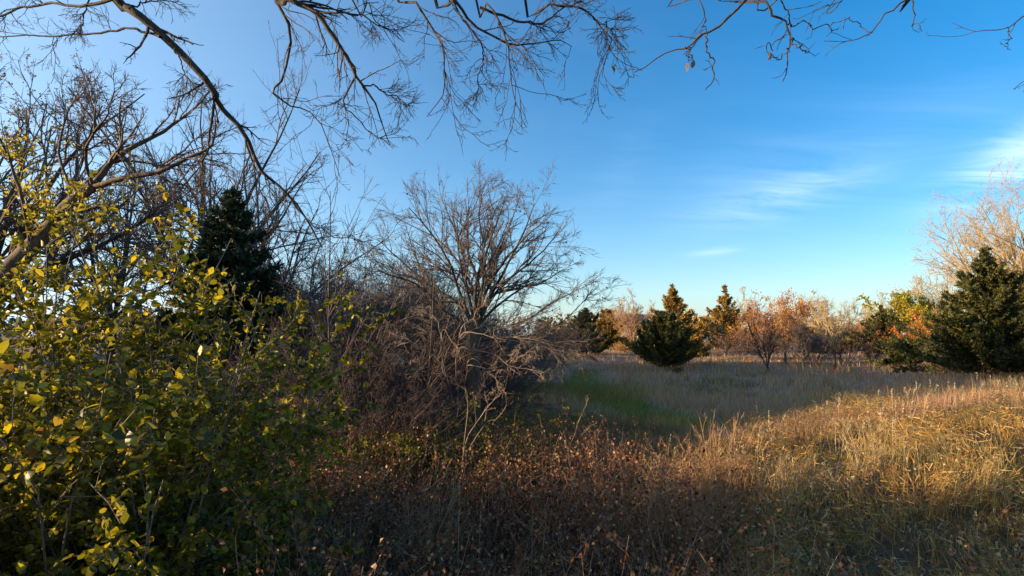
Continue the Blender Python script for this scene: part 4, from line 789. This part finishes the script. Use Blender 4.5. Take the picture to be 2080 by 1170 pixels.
def brambles():
    rng = np.random.default_rng(331); n = 4500
    x = rng.uniform(-4.6, 4.6, n); y = 3.3 + rng.random(n) * 10.5
    edge = 1.75 + .5 * vnoise(x, y, .8, 9)
    keep = ((x < edge) | (rng.random(n) < .30 * (y < 5.8))) & (x > -1.05 * y + .5); x, y = x[keep], y[keep]; n = len(x)
    hgt = .5 + .55 * vnoise(x, y, 1.4, 21)
    L = hgt * rng.uniform(.9, 1.6, n); az = rng.uniform(0, 2 * math.pi, n); el = np.radians(rng.uniform(5, 50, n))
    P = np.stack([x, y, ground(x, y) - .03], 1); D = np.stack([np.cos(az) * np.sin(el), np.sin(az) * np.sin(el), np.cos(el)], 1)
    q, r, L = shoots(P, D, L, np.full(n, .0035), .0016, 5, .17, -.12, rng)
    lev = spread((q, r, L), [dict(n=2, ratio=.45, ang=45, rmin=.0018, seg=3, wander=.2, t0=.25)], rng)
    leaf_mat('cane', [(.10, .045, .03), (.20, .10, .06), (.32, .20, .12)], .0, .6, .3)
    stuff('bramble_canes', soup_tubes(lev, [3, 3]), 'cane', 'tangled reddish bramble canes over the dark slope', 'brambles')
    m = 76000; p5 = lev[0][0][:, [1, 2, 4, 5]]; pa = np.concatenate([p5, lev[1][0]]); qq, T = sample(pa, rng.integers(0, len(pa), m), rng.uniform(0.1, 1, m))
    v, f = leaves(qq + rng.normal(0, .02, qq.shape), T * .4 + rng.normal(0, .8, qq.shape), .037 * rng.uniform(.5, 1.45, m), rng, LEAF4, 1.25)
    stuff('bramble_leaves', Soup().add(v, tris=f), 'bramble_leaf', 'withered brown bramble leaves covering the dark slope', 'brambles')
    k = 520; x = rng.uniform(-2.8, 2.4, k); y = rng.uniform(4.0, 10.5, k)
    v, q, c = blades(np.stack([x, y, ground(x, y)], 1), rng.uniform(.5, 1.25, k), rng.uniform(.0018, .004, k), rng.uniform(.05, 1.3, k), rng, 4, rng.normal(.2, 1.2, k))
    stuff('dry_stalks', Soup().add(v, *q), 'seed_head', 'straw coloured stalks standing out of the brambles', 'stalks')
brambles()

def field_grass():
    rng = np.random.default_rng(341); n = 31000
    u = rng.random(n); y = 1 / (1 / 12.5 + (1 / 100. - 1 / 12.5) * u); x = rng.uniform(-.98, .98, n) * y
    pd = path_dist(x, y); nz_ = vnoise(x, y, 3.0, 31)
    keep = (pd > 1.3 + .5 * rng.random(n)) & ((x > -.14 * y - 1.0) | (rng.random(n) < .3)); x, y, nz_ = x[keep], y[keep], nz_[keep]
    m = 4; sc = np.repeat(np.clip(y / 25, .6, 3.0), m); X = np.repeat(x, m) + rng.normal(0, .09, len(x) * m) * sc; Y = np.repeat(y, m) + rng.normal(0, .09, len(x) * m) * sc
    h = np.repeat(.28 + .42 * nz_, m) * rng.uniform(.6, 1.2, len(X)); P = np.stack([X, Y, ground(X, Y) - .02], 1)
    v, q, c = blades(P, h, .0075 * sc * rng.uniform(.6, 1.4, len(X)), rng.uniform(.1, .7, len(X)), rng, 2)
    g = vnoise(X, Y, 6.0, 33) + .35 * vnoise(X, Y, 1.2, 34)
    isg = g > 1.1
    def sub(mask):
        k = mask.sum(); b0 = np.arange(k)[:, None] * 5
        return v.reshape(len(X), 5, 3)[mask].reshape(-1, 3), b0 + np.array([[0, 1, 3, 2]]), b0 + np.array([[2, 3, 4]])
    iss = (vnoise(X, Y, 4.5, 35) + .3 * vnoise(X, Y, 1.0, 36) > .80) & ~isg
    stuff('grass', Soup().add(*sub(iss)), 'straw_grass', 'paler straw patches across the shaded field', 'grass')
    stuff('grass', Soup().add(*sub(~isg & ~iss)), 'field_grass', 'shaded grey-brown dry grass across the field', 'grass')
    stuff('grass', Soup().add(*sub(isg)), 'green_grass', 'greener grass tufts scattered through the field', 'grass')
    n = 40000; s = rng.random(n); i = np.minimum((s ** 1.6 * (len(PATH) - 1)).astype(int), len(PATH) - 2); t = rng.random(n)[:, None]
    c0 = PATH[i] + (PATH[i + 1] - PATH[i]) * t + rng.normal(0, .7, (n, 2))
    v, q, c = blades(np.stack([c0[:, 0], c0[:, 1], ground(c0[:, 0], c0[:, 1])], 1), rng.uniform(.06, .3, n) * (.4 + vnoise(c0[:, 0], c0[:, 1], 1.1, 51)), rng.uniform(.005, .011, n), rng.uniform(.2, 1.2, n), rng, 1)
    stuff('grass', Soup().add(v, *q), 'path_grass', 'short mown green grass of the winding path', 'grass')
    # taller tussocks and dead flower stalks standing out of the field
    k = 1900; u = rng.random(k); y = 1 / (1 / 15. + (1 / 80. - 1 / 15.) * u); x = rng.uniform(-.15, .95, k) * y; ok = path_dist(x, y) > 1.6; x, y = x[ok], y[ok]; k = len(x); m = 13
    sc = np.repeat(np.clip(y / 25, .7, 2.2), m); X, Y = np.repeat(x, m) + rng.normal(0, .10, k * m) * sc, np.repeat(y, m) + rng.normal(0, .10, k * m) * sc
    for mat, sel, lab in (('russet_stalk', np.repeat(rng.random(k) < .5, m), 'mauve-brown dead weed tussocks standing in the field'), ('straw_grass', None, 'straw tussocks standing taller in the field')):
        if sel is None: sel = ~last
        last = sel; j = sel.sum(); v, q, c = blades(np.stack([X[sel], Y[sel], ground(X[sel], Y[sel])], 1), np.repeat(rng.uniform(.5, 1.05, k), m)[sel] * rng.uniform(.5, 1.1, j), .0055 * sc[sel], rng.uniform(.1, .8, j), rng, 2)
        stuff('grass', Soup().add(v, *q), mat, lab, 'grass')
    # tufts where the path turns, a sunlit strip's yellow put into their colour
    n = 9000; x = rng.normal(3.0, 1.7, n); y = 29 + rng.normal(0, 2.2, n)
    v, q, c = blades(np.stack([x, y, ground(x, y)], 1), rng.uniform(.25, .7, n), rng.uniform(.005, .01, n), rng.uniform(.2, .9, n), rng, 2)
    stuff('grass', Soup().add(v, *q), 'sunlit_tuft', 'tufts tinted like a sunlit strip beside the bend of the mown path', 'grass')
    # weedy green-brown ground cover between vase tree and path
    n = 16000; x = rng.uniform(-1.5, 4.5, n); y = rng.uniform(10.5, 19, n); k = (path_dist(x, y) > .9); x, y = x[k], y[k]; n = len(x)
    v, q, c = blades(np.stack([x, y, ground(x, y)], 1), rng.uniform(.3, .8, n) * (.5 + .6 * vnoise(x, y, 1.5, 41)), rng.uniform(.004, .008, n), rng.uniform(.1, .7, n), rng, 2)
    stuff('grass', Soup().add(v, *q), 'weed_grass', 'rank green-brown weeds between the thicket and the path', 'weeds')
field_grass()

# ================================================================== evergreens added further west, beyond the edge of the view, to shade the field
GS, LS = 'unseen evergreens added to shade the field', 'dark spruce added unseen in the west to shade the field'
rs = np.random.default_rng(400)
for Y in np.arange(25, 72, 2.6):
    x = -.93 * Y - 5.5 - rs.uniform(0, 3); k = rs.uniform(1.35, 1.6); dup(spruce, (x, Y, float(ground(x, Y))), rs.uniform(0, 6), (k, k, rs.uniform(1.95, 2.3)), LS, GS)
for x, Y in ((-14.6, 12.4), (-16.8, 15.6)): dup(spruce, (x, Y, float(ground(x, Y))), rs.uniform(0, 6), .85, LS, GS)  # two more, added out of view to shade the matted brush
